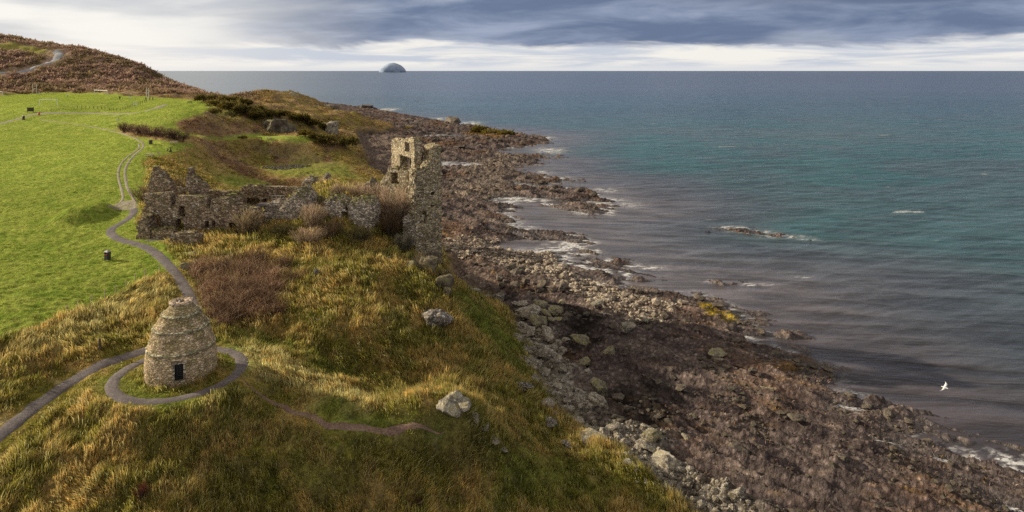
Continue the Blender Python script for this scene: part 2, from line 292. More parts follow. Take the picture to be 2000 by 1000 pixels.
# ------------------------------------------------------------------ camera, light, sky
cam = bpy.data.objects.new('camera', bpy.data.cameras.new('camera')); C.objects.link(cam)
cam.location = (0, 0, H); cam.rotation_euler = (math.pi/2, 0, 0)
cam.data.sensor_width = 36; cam.data.lens = 36*F/2000; cam.data.shift_y = -(500-HZ)/2000
cam.data.clip_start = 1; cam.data.clip_end = 2e5; SC.camera = cam
SC.view_settings.view_transform = 'Standard'; SC.view_settings.look = 'None'; SC.view_settings.exposure = 0
SC.cycles.use_denoising = False; SC.cycles.max_bounces = 5; SC.cycles.transparent_max_bounces = 4
SC.cycles.caustics_reflective = False; SC.cycles.caustics_refractive = False
SUN_EL, SUN_AZ = math.radians(21), math.radians(-74)          # azimuth from +Y, negative to the left
S = Vector((math.sin(SUN_AZ)*math.cos(SUN_EL), math.cos(SUN_AZ)*math.cos(SUN_EL), math.sin(SUN_EL)))
ld = bpy.data.lights.new('sun', 'SUN'); ld.energy = 5; ld.angle = math.radians(.6); ld.color = (1, .885, .67)
lo = bpy.data.objects.new('sun', ld); C.objects.link(lo); lo.rotation_euler = (-S).to_track_quat('-Z', 'Y').to_euler(); lo.location = (-60, 60, 90)
wd = bpy.data.worlds.new('World'); SC.world = wd; wd.use_nodes = True
t = NT(wd.node_tree)
sky = t.n('ShaderNodeTexSky', sky_type='NISHITA', sun_disc=False, sun_elevation=SUN_EL, sun_rotation=SUN_AZ, altitude=30, dust_density=2.0)
g = t.n('ShaderNodeTexCoord').outputs['Generated']; xyz = t.n('ShaderNodeSeparateXYZ', {0: g})
x, y, z = xyz.outputs
az = t.m('ARCTAN2', x, y); el = t.m('ARCSINE', z)
def cv(ka, ke, o=0.): return t.n('ShaderNodeCombineXYZ', {0: t.m('MULTIPLY', az, ka), 1: t.m('MULTIPLY', el, ke), 2: o}).outputs[0]
n1 = t.noise(cv(3.2, 15), 1.0, 8, .60, .5)          # the torn lower edge of the cloud deck
n2 = t.noise(cv(4.5, 26, 3.), 1.0, 7, .56, .5)      # layers inside it
n3 = t.noise(cv(5, 62, 7.), 1.0, 6, .6, .4)         # thin streaks near the horizon
n4 = t.noise(cv(2.2, 14, 11.), 1.0, 5, .5, .5)
edge = t.m('ADD', t.m('MULTIPLY', t.m('SUBTRACT', n1, .5), .075), t.m('ADD', el, t.m('MULTIPLY', t.rng(az, -.35, .1), .004)))
deck = t.rng(edge, .0355, .046)
dcol = t.mixc(t.rng(n2, .38, .72), rgb((.135, .185, .31)), rgb((.36, .42, .565)))
dcol = t.mixc(t.m('MULTIPLY', t.rng(el, .075, .11), t.rng(az, .05, .5)), dcol, rgb((.095, .125, .215)))
dcol = t.mixc(t.m('MULTIPLY', t.rng(n4, .52, .66), .35), dcol, rgb((.60, .64, .72)))
hcol = t.mixc(t.rng(n3, .38, .62), rgb((.60, .65, .74)), rgb((.95, .92, .87)))
hcol = t.mixc(t.rng(el, .012, .0), hcol, rgb((.78, .79, .81)))
glare = t.mixc(t.rng(n4, .40, .62), rgb((.60, .62, .66)), rgb((.97, .945, .90)))
glow = t.m('MULTIPLY', t.rng(az, -.25, -.75), 1.0)
dcol2 = t.mixc(t.rng(az, -.16, -.52), dcol, glare)      # toward the sun the deck thins out to a white glare
cl = t.mixc(deck, t.mixc(glow, hcol, rgb((1.04, .99, .91))), dcol2)
# overhead, out of frame: broken cloud brightened and warmed for ambient fill, blue between
up = t.rng(el, .12, .35)
n5 = t.noise(g, 3.0, 6, .55, .5)
hi = t.mixc(t.rng(n5, .42, .6), rgb((.34, .315, .28)), rgb((.82, .73, .60)))
cl = t.mixc(up, cl, hi)
mul = t.n('ShaderNodeVectorMath', {0: cl, 3: 10.}, operation='SCALE').outputs[0]
fin = t.mixc(t.m('MULTIPLY', up, t.m('MULTIPLY', t.rng(n5, .56, .42), .6)), mul, sky.outputs[0])
fin = t.mixc(.06, fin, sky.outputs[0])
bg = t.n('ShaderNodeBackground', {0: fin, 1: .1}); t.n('ShaderNodeOutputWorld', {0: bg.outputs[0]})

# ------------------------------------------------------------------ ground
def lin(h): return np.array([((int(h[i:i+2], 16)/255+.055)/1.055)**2.4 if int(h[i:i+2], 16) > 10 else int(h[i:i+2], 16)/255/12.92 for i in (0, 2, 4)])
K = dict(lawn=(.155,.205,.03), lawn2=(.255,.28,.055), grass=(.122,.106,.020), tan=(.34,.235,.08), straw=(.47,.35,.16), green=(.078,.098,.018), deep=(.048,.056,.014), brack=(.19,.095,.05), scrub=(.165,.112,.08), scrub2=(.10,.075,.04), olive=(.15,.12,.035),
 rock=(.22,.19,.155), pale=(.50,.46,.40), shore=(.108,.085,.082), shore2=(.21,.16,.135), wet=(.045,.033,.032), rust=(.17,.09,.05), ochre=(.36,.21,.05), yellow=(.55,.38,.02), sand=(.20,.15,.12), cob=(.30,.24,.18), dark=(.03,.027,.022), field=(.28,.27,.07))
K = {k: np.array(v) for k, v in K.items()}
for k_, g_ in dict(lawn=1.75, lawn2=1.75, grass=2.5, tan=1.8, straw=1.6, green=2.3, deep=2.3, brack=1.6, scrub=1.6, scrub2=1.6, olive=2.1, rock=1.7, pale=1.25, shore=1.6, shore2=1.8, wet=1.6, rust=1.9, ochre=1.3, sand=1.8, cob=1.8, field=1.3).items(): K[k_] = np.minimum(K[k_]*g_, .62)
def zmax(zs, x, y): return np.max([q(x, y) for q in zs], axis=0)
def ground_col(x, y, z, f, lw, slope):
    far = ss(130, 240, y); hill = ss(330, 400, y)*ss(-.36, -.42, x/y)
    sc = 1/(1+.02*np.maximum(y-60, 0))             # patches keep a natural size, coarser in the far scrub
    a = fbm(x*.22, y*.22, 4, 61); b = fbm(x*.8, y*.8, 3, 64); c = fbm(x*.05, y*.05, 4, 67); e = fbm(x*2.3, y*1.6, 2, 69)
    g = mix(K['grass'], K['tan'], ss(-.25, .35, a+b*.7)); g = mix(g, K['deep'], ss(.2, .55, -a*.6-b*.5+e*.35)*.7)
    g = mix(g, K['straw'], ss(.25, .6, b+e*.4)*.5)
    m = mix(K['olive'], K['scrub'], ss(-.25, .25, a+c)); m = mix(m, K['tan'], ss(-.1, .4, c+b*.5)*.6); m = mix(m, K['brack'], ss(.0, .4, a-c)*.5); m = mix(m, K['green'], ss(.2, .5, -c+a*.5)*.3)
    g = mix(g, m, far)
    h = mix(K['scrub'], K['scrub2'], ss(-.2, .3, a+c)); h = mix(h, K['tan']*.8, ss(.2, .5, b+a*.5)*.35); g = mix(g, h*np.array([1.7,1.7,1.8]), hill)  # hill colours lightened to stand for distance haze
    g = mix(g, mix(K['tan'], K['straw']*1.15, ss(-.4, .2, b+e)), zmax(TAN, x, y)*.9)
    g = mix(g, mix(K['green'], K['lawn'], ss(-.2, .4, b)), zmax(GREEN, x, y)*(.75-.25*far))
    g = mix(g, mix(K['brack'], K['scrub'], ss(-.3, .3, b)), zmax(BRACK, x, y)*.9)
    g = mix(g, mix(K['field'], K['olive'], ss(-.2, .3, a)), HFIELD(x, y))
    st = ss(.75, 1.15, slope+b*.25)*(1-hill)
    g = mix(g, mix(K['scrub2'], K['dark']*1.8, ss(-.1, .4, b))*(1+0*st[..., None]), st*.5)
    l = mix(K['lawn'], K['lawn2'], ss(-.3, .4, a*.6+b*.5+e*.4)); l = mix(l, K['green'], ss(.10, .45, e*.6+b*.4+c*.3)*.7); l = mix(l, K['tan'], ss(.3, .6, e+b*.3-.1)*.35)
    l = mix(l, K['lawn2']*1.08, ss(-.1, .4, c)*.35)
    g = mix(g, l, lw)
    # foreshore
    xr = x*.85-y*.53; yr = x*.53+y*.85
    p = fbm(xr*.08, yr*.30, 5, 81)*1.2; q = fbm(xr*.32, yr*1.7, 5, 85)*1.25; r = fbm(x*.05, y*.05, 3, 88)
    s = mix(K['shore'], K['shore2'], ss(-.2, .45, p*.6+q*.6)); s = mix(s, K['wet'], ss(.0, .5, -q*.5-p*.6+.1)); s = mix(s, K['rust'], ss(.05, .5, r+q*.5)*.6)
    s = mix(s, K['ochre'], ss(.42, .72, q+r*.6)*.6); s = mix(s, K['pale']*.8, ss(.5, .8, p*.5+q*.8)*.5)
    s = mix(s, K['shore']*.75+K['shore2']*.2, ss(60, 40, np.abs(x-32)+np.abs(y-62))*.4)
    lg, lm = ledge(x, y); s = mix(s, K['wet']*.8, lm*ss(.38, .05, lg)*.85); s = mix(s, K['shore2']*1.25, lm*ss(.72, .95, lg)*.55)
    s = mix(s, mix(K['cob'], K['shore'], ss(-.2, .2, q)), zmax(COBBLE, x, y)*.8)
    s = mix(s, mix(K['sand'], K['shore'], ss(0, .5, q)), zmax(SAND, x, y)*.9)
    s = mix(s, mix(K['rock'], K['pale'], ss(-.1, .3, q+p*.3)), zmax(LICHEN, x, y)*.85)
    s = mix(s, mix(K['yellow'], K['rust'], ss(.1, .4, q)), WEED[0](x, y)*.85); s = mix(s, mix(K['ochre']*.8, K['rust'], ss(.0, .3, q)), zmax(WEED[1:], x, y)*.6)
    s = mix(s, K['dark']*.8, zmax(DARKR, x, y)*.8)
    s = s*mix(1., .5, ss(.35, -.1, z))[..., None]
    col = mix(g, s, f)
    wet = f*ss(.9, .0, z); return col, np.stack([(1-f), f, wet], -1)
# even-resolution sheet: rows follow the distance, columns the angle
NUU, NVV = 860, 1060
uu = np.concatenate([np.linspace(-1.3, -.80, 50)[:-1], np.linspace(-.80, .80, NUU-100), np.linspace(.80, 1.3, 52)[1:]])
q = np.linspace(0, 1, NVV); vv = math.log(30.)+(math.log(1600.)-math.log(30.))*(q*.80+.20*q*q)
uu, vv = np.meshgrid(uu, vv); YY = np.exp(vv); XX = uu*YY
ZZ, FF, LW = height(XX, YY, True)
gy, gx = np.gradient(ZZ); dX = np.gradient(XX, axis=1); dY = np.gradient(YY, axis=0)
SL = np.hypot(gx/dX, gy/dY)
COL, PROP = ground_col(XX, YY, ZZ, FF, LW, SL)
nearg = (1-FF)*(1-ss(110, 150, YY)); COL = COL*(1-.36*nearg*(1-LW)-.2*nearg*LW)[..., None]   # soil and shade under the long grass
def grid_faces(nv, nu):
    i = np.arange(nv*nu).reshape(nv, nu); return np.stack([i[:-1, :-1], i[:-1, 1:], i[1:, 1:], i[1:, :-1]], -1).reshape(-1, 4)
m, t = mat('ground')
at = t.n('ShaderNodeAttribute', attribute_name='col').outputs['Color']; pr = t.n('ShaderNodeSeparateColor', {0: t.n('ShaderNodeAttribute', attribute_name='prop').outputs['Color']})
P = t.n('ShaderNodeNewGeometry').outputs['Position']
f1 = t.noise(P, 1.7, 5, .65); f2 = t.noise(P, 7.0, 3, .6); f3 = t.n('ShaderNodeTexVoronoi', {'Vector': P, 'Scale': 1.6, 'Randomness': 1.}).outputs['Distance']
k = t.m('ADD', t.rng(f1, .3, .7, .55, 1.25), t.rng(f2, .3, .7, -.2, .3))
kr = t.m('MULTIPLY', k, t.rng(f3, 0., .55, 1.2, .55)); k2 = t.n('ShaderNodeMix', {0: pr.outputs[1], 2: k, 3: kr}, data_type='FLOAT').outputs[0]
cc = t.mixc(1., at, t.n('ShaderNodeCombineColor', {0: k2, 1: k2, 2: k2}).outputs[0], 'MULTIPLY')
hb = t.m('ADD', t.m('MULTIPLY', f1, 1.0), t.m('ADD', t.m('MULTIPLY', f2, .35), t.m('MULTIPLY', t.m('MULTIPLY', f3, pr.outputs[1]), -.8)))
bp = t.n('ShaderNodeBump', {'Height': hb, 'Strength': .8, 'Distance': .35})
rg = t.rng(pr.outputs[2], 0., 1., .95, .38)
b = t.n('ShaderNodeBsdfPrincipled', {'Base Color': cc, 'Roughness': rg, 'Normal': bp.outputs[0], 'Specular IOR Level': t.rng(pr.outputs[2], 0., 1., .02, .5)})
t.n('ShaderNodeOutputMaterial', {0: b.outputs[0]})
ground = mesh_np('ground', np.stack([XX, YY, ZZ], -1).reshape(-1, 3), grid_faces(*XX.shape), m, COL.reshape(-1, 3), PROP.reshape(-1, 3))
tag(ground, 'grassy headland, slopes and rocky foreshore', None, None, 'structure')

# ------------------------------------------------------------------ sea
nu, nv = 620, 820
q = np.linspace(0, 1, nv); vs = np.concatenate([math.log(34.)+(math.log(1500.)-math.log(34.))*q, np.linspace(math.log(1600.), math.log(9e4), 60)])
us = np.linspace(-1.35, 1.35, nu); us, vs = np.meshgrid(us, vs); sy = np.exp(vs); sx = us*sy
far = ss(900, 1400, sy); yc = np.minimum(sy, 1650.)
gz = look(G_B, us*yc, yc); gz, sf = np.where(sy < 1650, base_h(us*yc, yc)[0], -4), 0
sd = np.where(sy < 1650, look(G_S, us*yc, yc)*yc, -500)                 # metres from the shore, negative at sea
amp = ss(1., -14., sd)*(1-far)
xr = sx*.90+sy*.43; yr = -sx*.43+sy*.90
sz = amp*(fbm(xr*.035, yr*.20, 3, 91)*.22+fbm(xr*.14, yr*.62, 3, 95)*.11)
n = fbm(sx*.5, sy*.9, 4, 101); n2_ = fbm(sx*.12, sy*.2, 3, 105)
foam = ss(-3.4, -.2, sd)*ss(-.1, .25, n+n2_*.6)*1.0*ss(-.2, .15, fbm(sx*.03, sy*.03, 2, 109)+.05)
SURF = [(1170,398,26,9,1.),(1186,412,14,7,1.),(1140,412,20,7,.9),(1200,390,26,4,.7),(1075,294,26,5,1.),(1062,270,16,4,1.),(1090,349,26,4,.9),(1060,337,14,4,.7),(918,241,20,4,1.),(905,246,26,3,.9),(755,214,22,3,1.),(860,232,30,2.5,.8),(1430,445,30,3,1.),(1470,453,34,3.5,1.),(1530,462,36,3,1.),(1580,468,18,2,.5),
 (1462,556,14,3,.9),(1490,556,22,2,.6),(1570,541,14,2,.6),(1142,470,16,4,1.),(1110,458,22,4,.8),(1165,492,12,5,.9),(1225,520,34,5,.8),(1270,523,24,4,.7),(1505,682,22,9,.6),(1545,690,12,5,.8),(1490,652,18,6,.5),(1700,780,22,6,.4),(1000,436,18,10,.9),(1030,446,22,5,.7),(1180,372,26,4,.8),(1230,400,30,5,.5),(1390,550,14,3,.6)]
for px, py, rx, ry, a in SURF:
    X, Y, _ = W(px, py, 0); RX = rx/F*Y; RY = ry*Y*Y/(F*H)
    qd = ((sx-X)/RX)**2+((sy-Y)/RY)**2; foam = np.maximum(foam, a*np.exp(-qd)*ss(-.25, .25, n+fbm(sx*1.6, sy*2.2, 2, 117)*.5)*1.25)
cap = ss(.52, .60, fbm(sx*.045, sy*.10, 4, 121)+.12*fbm(sx*.01, sy*.01, 2, 127))*ss(70, 140, sy)*ss(1500, 700, sy)*ss(-8, -25, sd); foam = np.maximum(foam, cap*.55)
# depth tint: brown over the weed near the rocks, teal over sand, slate blue beyond
ba = fbm(sx*.004, sy*.008, 3, 131); bb = fbm(sx*.02, sy*.03, 3, 135)
dist = -sd+bb*10
nr_ = ss(78, 125, sy)[..., None]; c0 = mix(np.array((.075,.063,.068)), np.array((.135,.120,.128)), nr_[..., 0]); c1 = mix(np.array((.040,.054,.066)), np.array((.070,.082,.098)), nr_[..., 0]); c2 = np.array((.014,.108,.112)); c3 = np.array((.016,.082,.118)); c4 = np.array((.035,.075,.15))  # inshore water farther out coloured lighter in place of sky glare
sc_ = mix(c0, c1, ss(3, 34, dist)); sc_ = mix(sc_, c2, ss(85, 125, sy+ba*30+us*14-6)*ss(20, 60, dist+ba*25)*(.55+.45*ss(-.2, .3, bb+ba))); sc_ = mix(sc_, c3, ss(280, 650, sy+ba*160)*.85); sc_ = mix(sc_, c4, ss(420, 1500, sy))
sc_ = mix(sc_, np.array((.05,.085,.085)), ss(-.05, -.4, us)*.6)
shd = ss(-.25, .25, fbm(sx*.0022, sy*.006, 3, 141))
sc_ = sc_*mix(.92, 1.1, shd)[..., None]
m, t = mat('sea')
at = t.n('ShaderNodeAttribute', attribute_name='col').outputs['Color']; pr = t.n('ShaderNodeSeparateColor', {0: t.n('ShaderNodeAttribute', attribute_name='prop').outputs['Color']})
P = t.n('ShaderNodeNewGeometry').outputs['Position']
R = t.n('ShaderNodeMapping', {0: P, 2: (0, 0, .42), 3: (.35, 1., 1.)}).outputs[0]
w1 = t.noise(t.vmul(R, (.45, 1., 1.)), .34, 5, .58, .5); w2 = t.noise(R, 1.5, 4, .6, .3); w3 = t.noise(t.vmul(R, (.06, .06, .06)), 1., 5, .6, .4)
hh = t.m('ADD', t.m('MULTIPLY', w1, 1.6), t.m('ADD', t.m('MULTIPLY', w2, .22), t.m('MULTIPLY', w3, 3.5)))
bp = t.n('ShaderNodeBump', {'Height': hh, 'Strength': t.m('MULTIPLY', pr.outputs[1], .75), 'Distance': .5})
fn = t.noise(P, 1.8, 4, .7); fo = t.m('MULTIPLY', pr.outputs[0], t.rng(fn, .40, .54, .12, 1.35), clamp=True)
kk = t.rng(w1, .35, .68, .6, 1.45)
cc = t.mixc(1., at, t.n('ShaderNodeCombineColor', {0: kk, 1: kk, 2: kk}).outputs[0], 'MULTIPLY')
cc = t.mixc(fo, cc, rgb((.78, .76, .74)))
rr = t.n('ShaderNodeMix', {0: fo, 2: .22, 3: .8}, data_type='FLOAT').outputs[0]
b = t.n('ShaderNodeBsdfPrincipled', {'Base Color': cc, 'Roughness': rr, 'IOR': 1.33, 'Specular IOR Level': .34, 'Normal': bp.outputs[0]})
t.n('ShaderNodeOutputMaterial', {0: b.outputs[0]})
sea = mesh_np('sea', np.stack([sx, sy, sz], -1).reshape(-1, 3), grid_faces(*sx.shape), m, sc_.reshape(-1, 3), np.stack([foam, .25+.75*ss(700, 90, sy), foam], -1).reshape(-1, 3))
tag(sea, 'open sea with ripples and surf at the rocks', None, None, 'structure')
def gz_at(x, y): return height(np.atleast_1d(np.asarray(x, float)), np.atleast_1d(np.asarray(y, float)))
# ------------------------------------------------------------------ paths
def gz1(x, y): return float(height(np.array([x]), np.array([y]))[0])
def resample(p, step):
    d = np.concatenate([[0], np.cumsum(np.hypot(*np.diff(p[:, :2], axis=0).T))]); n = max(2, int(d[-1]/step)); s = np.linspace(0, d[-1], n)
    return np.stack([np.interp(s, d, p[:, 0]), np.interp(s, d, p[:, 1])], 1)
def ribbon(name, p, hw, lift, m, label, step=.35, wob=.12, nc=7, fade=0):
    p = resample(p, step); tg = np.gradient(p, axis=0); tg /= np.linalg.norm(tg, axis=1)[:, None]+1e-9; nrm = np.stack([-tg[:, 1], tg[:, 0]], 1)
    c = np.linspace(-1, 1, nc); wl = hw*(1+wob*fbm(p[:, 0]*1.3, p[:, 1]*1.3, 3, 5)*2); k = np.arange(len(p)); wl = wl*(1 if not fade else ss(0, fade/step, np.minimum(k, len(p)-1-k)+.5))
    
    X = p[:, None, 0]+nrm[:, None, 0]*c[None]*wl[:, None]; Y = p[:, None, 1]+nrm[:, None, 1]*c[None]*wl[:, None]
    Z = height(X, Y)+lift*(1-np.abs(c[None])**4*1.2); o = mesh_np(name, np.stack([X, Y, Z], -1).reshape(-1, 3), grid_faces(len(p), nc), m); return tag(o, label, None, None, 'structure')
def gravel(name, c1, c2):
    m, t = mat(name); P = t.n('ShaderNodeNewGeometry').outputs['Position']; a = t.noise(P, .8, 5, .6); b_ = t.noise(P, 9., 3, .7)
    cc = t.mixc(t.rng(a, .35, .65), rgb(c1), rgb(c2)); k = t.rng(b_, .3, .7, .6, 1.4); cc = t.mixc(1., cc, t.n('ShaderNodeCombineColor', {0: k, 1: k, 2: k}).outputs[0], 'MULTIPLY')
    b_ = t.n('ShaderNodeBsdfPrincipled', {'Base Color': cc, 'Roughness': .9, 'Normal': t.n('ShaderNodeBump', {'Height': b_, 'Strength': .5, 'Distance': .06}).outputs[0]}); t.n('ShaderNodeOutputMaterial', {0: b_.outputs[0]}); return m
M_PATH = gravel('path_gravel', (.115, .092, .09), (.18, .148, .14)); M_TRACK = gravel('worn_track', (.26, .21, .14), (.36, .31, .23)); M_EARTH = gravel('bare_earth', (.17, .10, .075), (.25, .16, .11)); M_ROAD = gravel('tarmac', (.30, .30, .31), (.42, .42, .43))
ribbon('path', PW['a'], .64, .07, M_PATH, 'grey gravel path climbing to the dovecot')
ribbon('path', PW['b'], .64, .07, M_PATH, 'grey gravel path along the foot of the ruin')
ribbon('track', PW['c'], .30, .06, M_TRACK, 'right hand wheel rut through the lawn', .5, .2, 5)
ribbon('track', PW['d'], .26, .066, M_TRACK, 'left hand wheel rut through the lawn', .5, .2, 5)
ribbon('path', PW['e'], 1.3, .12, M_TRACK, 'pale path across the far end of the lawn', 1.0, .15, 5)
ribbon('footpath', PW['f'], .24, .06, M_EARTH, 'bare earth footpath along the ridge', .3, .3, 5, 4.)
ribbon('path', PW['g'], .45, .06, M_PATH, 'short branch of the path to the ruin doorway', .3, .2, 5, 1.5)
a = np.linspace(0, 2*math.pi, 160); rp = np.stack([DOV[0]-.15+4.85*np.cos(a), DOV[1]+4.85*np.sin(a)], 1)
ribbon('path', rp, .52, .078, M_PATH, 'ring of gravel path around the dovecot', .3, .10)
pl = [(210,404),(225,399),(245,393),(262,392),(268,400),(266,410),(250,410),(225,409)]
w = unproj([p[0] for p in pl], [p[1] for p in pl]); cxy = w[:, :2].mean(0)
rr_ = np.linspace(0, 1, 8); ring = np.array([cxy+(q[:2]-cxy)*r for r in rr_ for q in resample(np.concatenate([w, w[:1]]), .5)]); npr = len(ring)//8
tag(mesh_np('gravel_patch', np.column_stack([ring, height(ring[:, 0], ring[:, 1])+.05]), grid_faces(8, npr), M_TRACK), 'worn gravel patch beside the lawn track', None, None, 'structure')
d_ = smooth_line([(-40,147),(0,143.5),(30,140),(60,136.5),(78,132),(92,127),(104,121),(113,114),(117,107),(114,102.5),(109,101)], 6); w = unproj(d_[:, 0], d_[:, 1], 300)
ribbon('road', w, 2.6, .7, M_ROAD, 'pale tarmac road climbing the far hillside', 3., .03, 5)

# ------------------------------------------------------------------ masonry from stone sized blocks
def masonry(name, tint=(1, 1, 1), sc=2.6, ct=1.):
    m, t = mat(name); at = t.n('ShaderNodeAttribute', attribute_name='col').outputs['Color']; P = t.n('ShaderNodeTexCoord').outputs['Object']
    q = t.vmul(P, (sc, sc, sc*1.9)); v = t.n('ShaderNodeTexVoronoi', {'Vector': q, 'Scale': 1.}); e = t.n('ShaderNodeTexVoronoi', {'Vector': q, 'Scale': 1.}, feature='DISTANCE_TO_EDGE').outputs[0]
    r = t.n('ShaderNodeSeparateColor', {0: v.outputs['Color']}).outputs[0]; n = t.noise(P, 9., 4, .65)
    k = t.m('MULTIPLY', t.rng(r, 0., 1., 1-.5*ct, 1+.6*ct), t.m('MULTIPLY', t.rng(e, 0., .14, 1-.7*ct, 1.), t.rng(n, .3, .7, .7, 1.25)))
    cc = t.mixc(1., at, t.n('ShaderNodeCombineColor', {0: t.m('MULTIPLY', k, tint[0]), 1: t.m('MULTIPLY', k, tint[1]), 2: t.m('MULTIPLY', k, tint[2])}).outputs[0], 'MULTIPLY')
    n2 = t.noise(P, .7, 4, .6); cc = t.mixc(t.m('MULTIPLY', t.rng(n2, .52, .7), .35), cc, rgb((.17, .14, .05)))
    h = t.m('ADD', t.rng(e, 0., .16), t.m('MULTIPLY', n, .5)); bp = t.n('ShaderNodeBump', {'Height': h, 'Strength': .8, 'Distance': .09})
    b = t.n('ShaderNodeBsdfPrincipled', {'Base Color': cc, 'Roughness': .92, 'Normal': bp.outputs[0], 'Specular IOR Level': .2}); t.n('ShaderNodeOutputMaterial', {0: b.outputs[0]}); return m
M_STONE = masonry('rubble_masonry', ct=.85)
def quads_of(solid):
    nx, ny, nz = solid.shape; p = np.pad(solid, 1); fs = []
    I = lambda i, j, k: (i*(ny+1)+j)*(nz+1)+k
    for ax, sg in ((0, 1), (0, -1), (1, 1), (1, -1), (2, 1), (2, -1)):
        nb = np.roll(p, -sg, ax)[1:-1, 1:-1, 1:-1]; i, j, k = np.nonzero(solid & ~nb); o = 1 if sg > 0 else 0
        if ax == 0: q = [I(i+o, j, k), I(i+o, j+1, k), I(i+o, j+1, k+1), I(i+o, j, k+1)]
        if ax == 1: q = [I(i, j+o, k), I(i, j+o, k+1), I(i+1, j+o, k+1), I(i+1, j+o, k)]
        if ax == 2: q = [I(i, j, k+o), I(i+1, j, k+o), I(i+1, j+1, k+o), I(i, j+1, k+o)]
        q = np.stack(q, 1); fs.append(q if sg > 0 else q[:, ::-1])
    f = np.concatenate(fs); u, inv = np.unique(f, return_inverse=True); f = inv.reshape(f.shape)
    k = u % (nz+1); j = (u//(nz+1)) % (ny+1); i = u//((nz+1)*(ny+1)); return f, np.stack([i, j, k], 1).astype(float)
def vnormals(V, f):
    n = np.cross(V[f[:, 2]]-V[f[:, 0]], V[f[:, 3]]-V[f[:, 1]]); N = np.zeros_like(V)
    for k in range(4): np.add.at(N, f[:, k], n)
    return N/(np.linalg.norm(N, axis=1)[:, None]+1e-9)
def relax(V, f, it=1, w=.5):
    e = np.concatenate([f[:, [0, 1]], f[:, [1, 2]], f[:, [2, 3]], f[:, [3, 0]]])
    for _ in range(it):
        A = np.zeros_like(V); c = np.zeros(len(V)); np.add.at(A, e[:, 0], V[e[:, 1]]); np.add.at(c, e[:, 0], 1); np.add.at(A, e[:, 1], V[e[:, 0]]); np.add.at(c, e[:, 1], 1)
        V = V+(A/c[:, None]-V)*w
    return V
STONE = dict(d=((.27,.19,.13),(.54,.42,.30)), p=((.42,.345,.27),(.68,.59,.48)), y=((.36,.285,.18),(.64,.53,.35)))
def wall(parent, A, B, thick, prof, zbot, opens=(), cell=.24, dome=0., rough=.3, moss=.35, tone='d', name='wall', label=None, seed=0, jit=.17, taper=0.):
    Ax, Ay = (A[0]-1000)/F*A[1], A[1]; Bx, By = (B[0]-1000)/F*B[1], B[1]; L = math.hypot(Bx-Ax, By-Ay); U = np.array([(Bx-Ax)/L, (By-Ay)/L]); N = np.array([-U[1], U[0]])
    def sp(px): k = (px-1000)/F; return (k*Ay-Ax)/(U[0]-k*U[1])
    def zp(px, py): return H-(py-HZ)*(Ay+sp(px)*U[1])/F
    pr = [(sp(a), zp(a, b)) for a, b in prof]; pr.sort(); ps = np.array([p[0] for p in pr]); pz = np.array([p[1] for p in pr])
    if isinstance(zbot, tuple): zbot = zp(*zbot)
    s0, s1 = ps[0], ps[-1]; nx = max(2, int((s1-s0)/cell)); ny = max(3, int(round(thick/cell))); nz = int((pz.max()+.6-zbot)/cell)+1
    s = s0+(np.arange(nx)+.5)*cell; t = (np.arange(ny)+.5)*cell; z = zbot+(np.arange(nz)+.5)*cell; S3, T3, Z3 = np.meshgrid(s, t, z, indexing='ij')
    top = np.interp(S3, ps, pz); tc = (T3-thick/2)/(thick/2); top = top-dome*tc*tc+fbm(S3*1.1+seed*9, T3*1.3, 3, 200+seed)*rough
    sol = Z3 < top
    sol &= (S3 > s0+.35*(1+fbm(Z3*.9, T3*.9, 3, 210+seed)*1.6)*(rough > .1)) & (S3 < s1-.35*(1+fbm(Z3*.9, T3*.9, 3, 220+seed)*1.6)*(rough > .1))
    if taper: sol &= T3 > taper*(Z3-zbot)*.5
    for a, b, ya, yb, *kd in opens:
        sa, sb = sp(a), sp(b); zt = zp((a+b)/2, ya); zb = zp((a+b)/2, yb); kd = kd[0] if kd else ''; dep = 99 if 'n' not in kd else .9
        mid = (sa+sb)/2; hw = abs(sb-sa)/2; lim = zt if 'a' not in kd else zt-hw*.7*((S3-mid)/hw)**2
        sol &= ~((np.abs(S3-mid) < hw) & (Z3 > zb) & (Z3 < lim) & (T3 < dep))
    f, G = quads_of(sol); V = np.stack([Ax+U[0]*(s0+G[:, 0]*cell)+N[0]*G[:, 1]*cell, Ay+U[1]*(s0+G[:, 0]*cell)+N[1]*G[:, 1]*cell, zbot+G[:, 2]*cell], 1)
    V = relax(V, f, 1, .35); rg = np.random.default_rng(300+seed); V += rg.normal(0, cell*jit*.42, V.shape)
    nm = vnormals(V, f); q = rg.random(len(V)); lo_, hi_ = (np.array(c) for c in STONE[tone]); col = mix(lo_, hi_, q**1.5)
    pa = fbm(V[:, 0]*.5+V[:, 2]*.3, V[:, 2]*.6+V[:, 1]*.3, 3, 230+seed); col = mix(col, np.array((.19,.15,.07)), ss(.1, .45, pa)*.4); col = mix(col, np.array((.66,.61,.54)), (q > .94)*.8)
    mz = ss(.45, .8, nm[:, 2])*ss(-.3, .2, fbm(V[:, 0]*.6, V[:, 1]*.6, 2, 240+seed)+moss-.3)*min(1, moss*2); col = mix(col, mix(np.array((.17,.17,.04)), np.array((.34,.29,.12)), q), mz)
    loc = np.array(parent.location); o = mesh_np(name, V-loc, f, M_STONE, col, None, False, parent)
    if label: o['label'] = label
    return o
def base_at(px, Y, label, cat, name, group=None):
    X = (px-1000)/F*Y; return thing(name, (X, Y, gz1(X, Y)), label, cat, group)
tw = base_at(830, 97, 'tall broken castle tower standing at the edge of the crag', 'ruined tower', 'castle_tower')
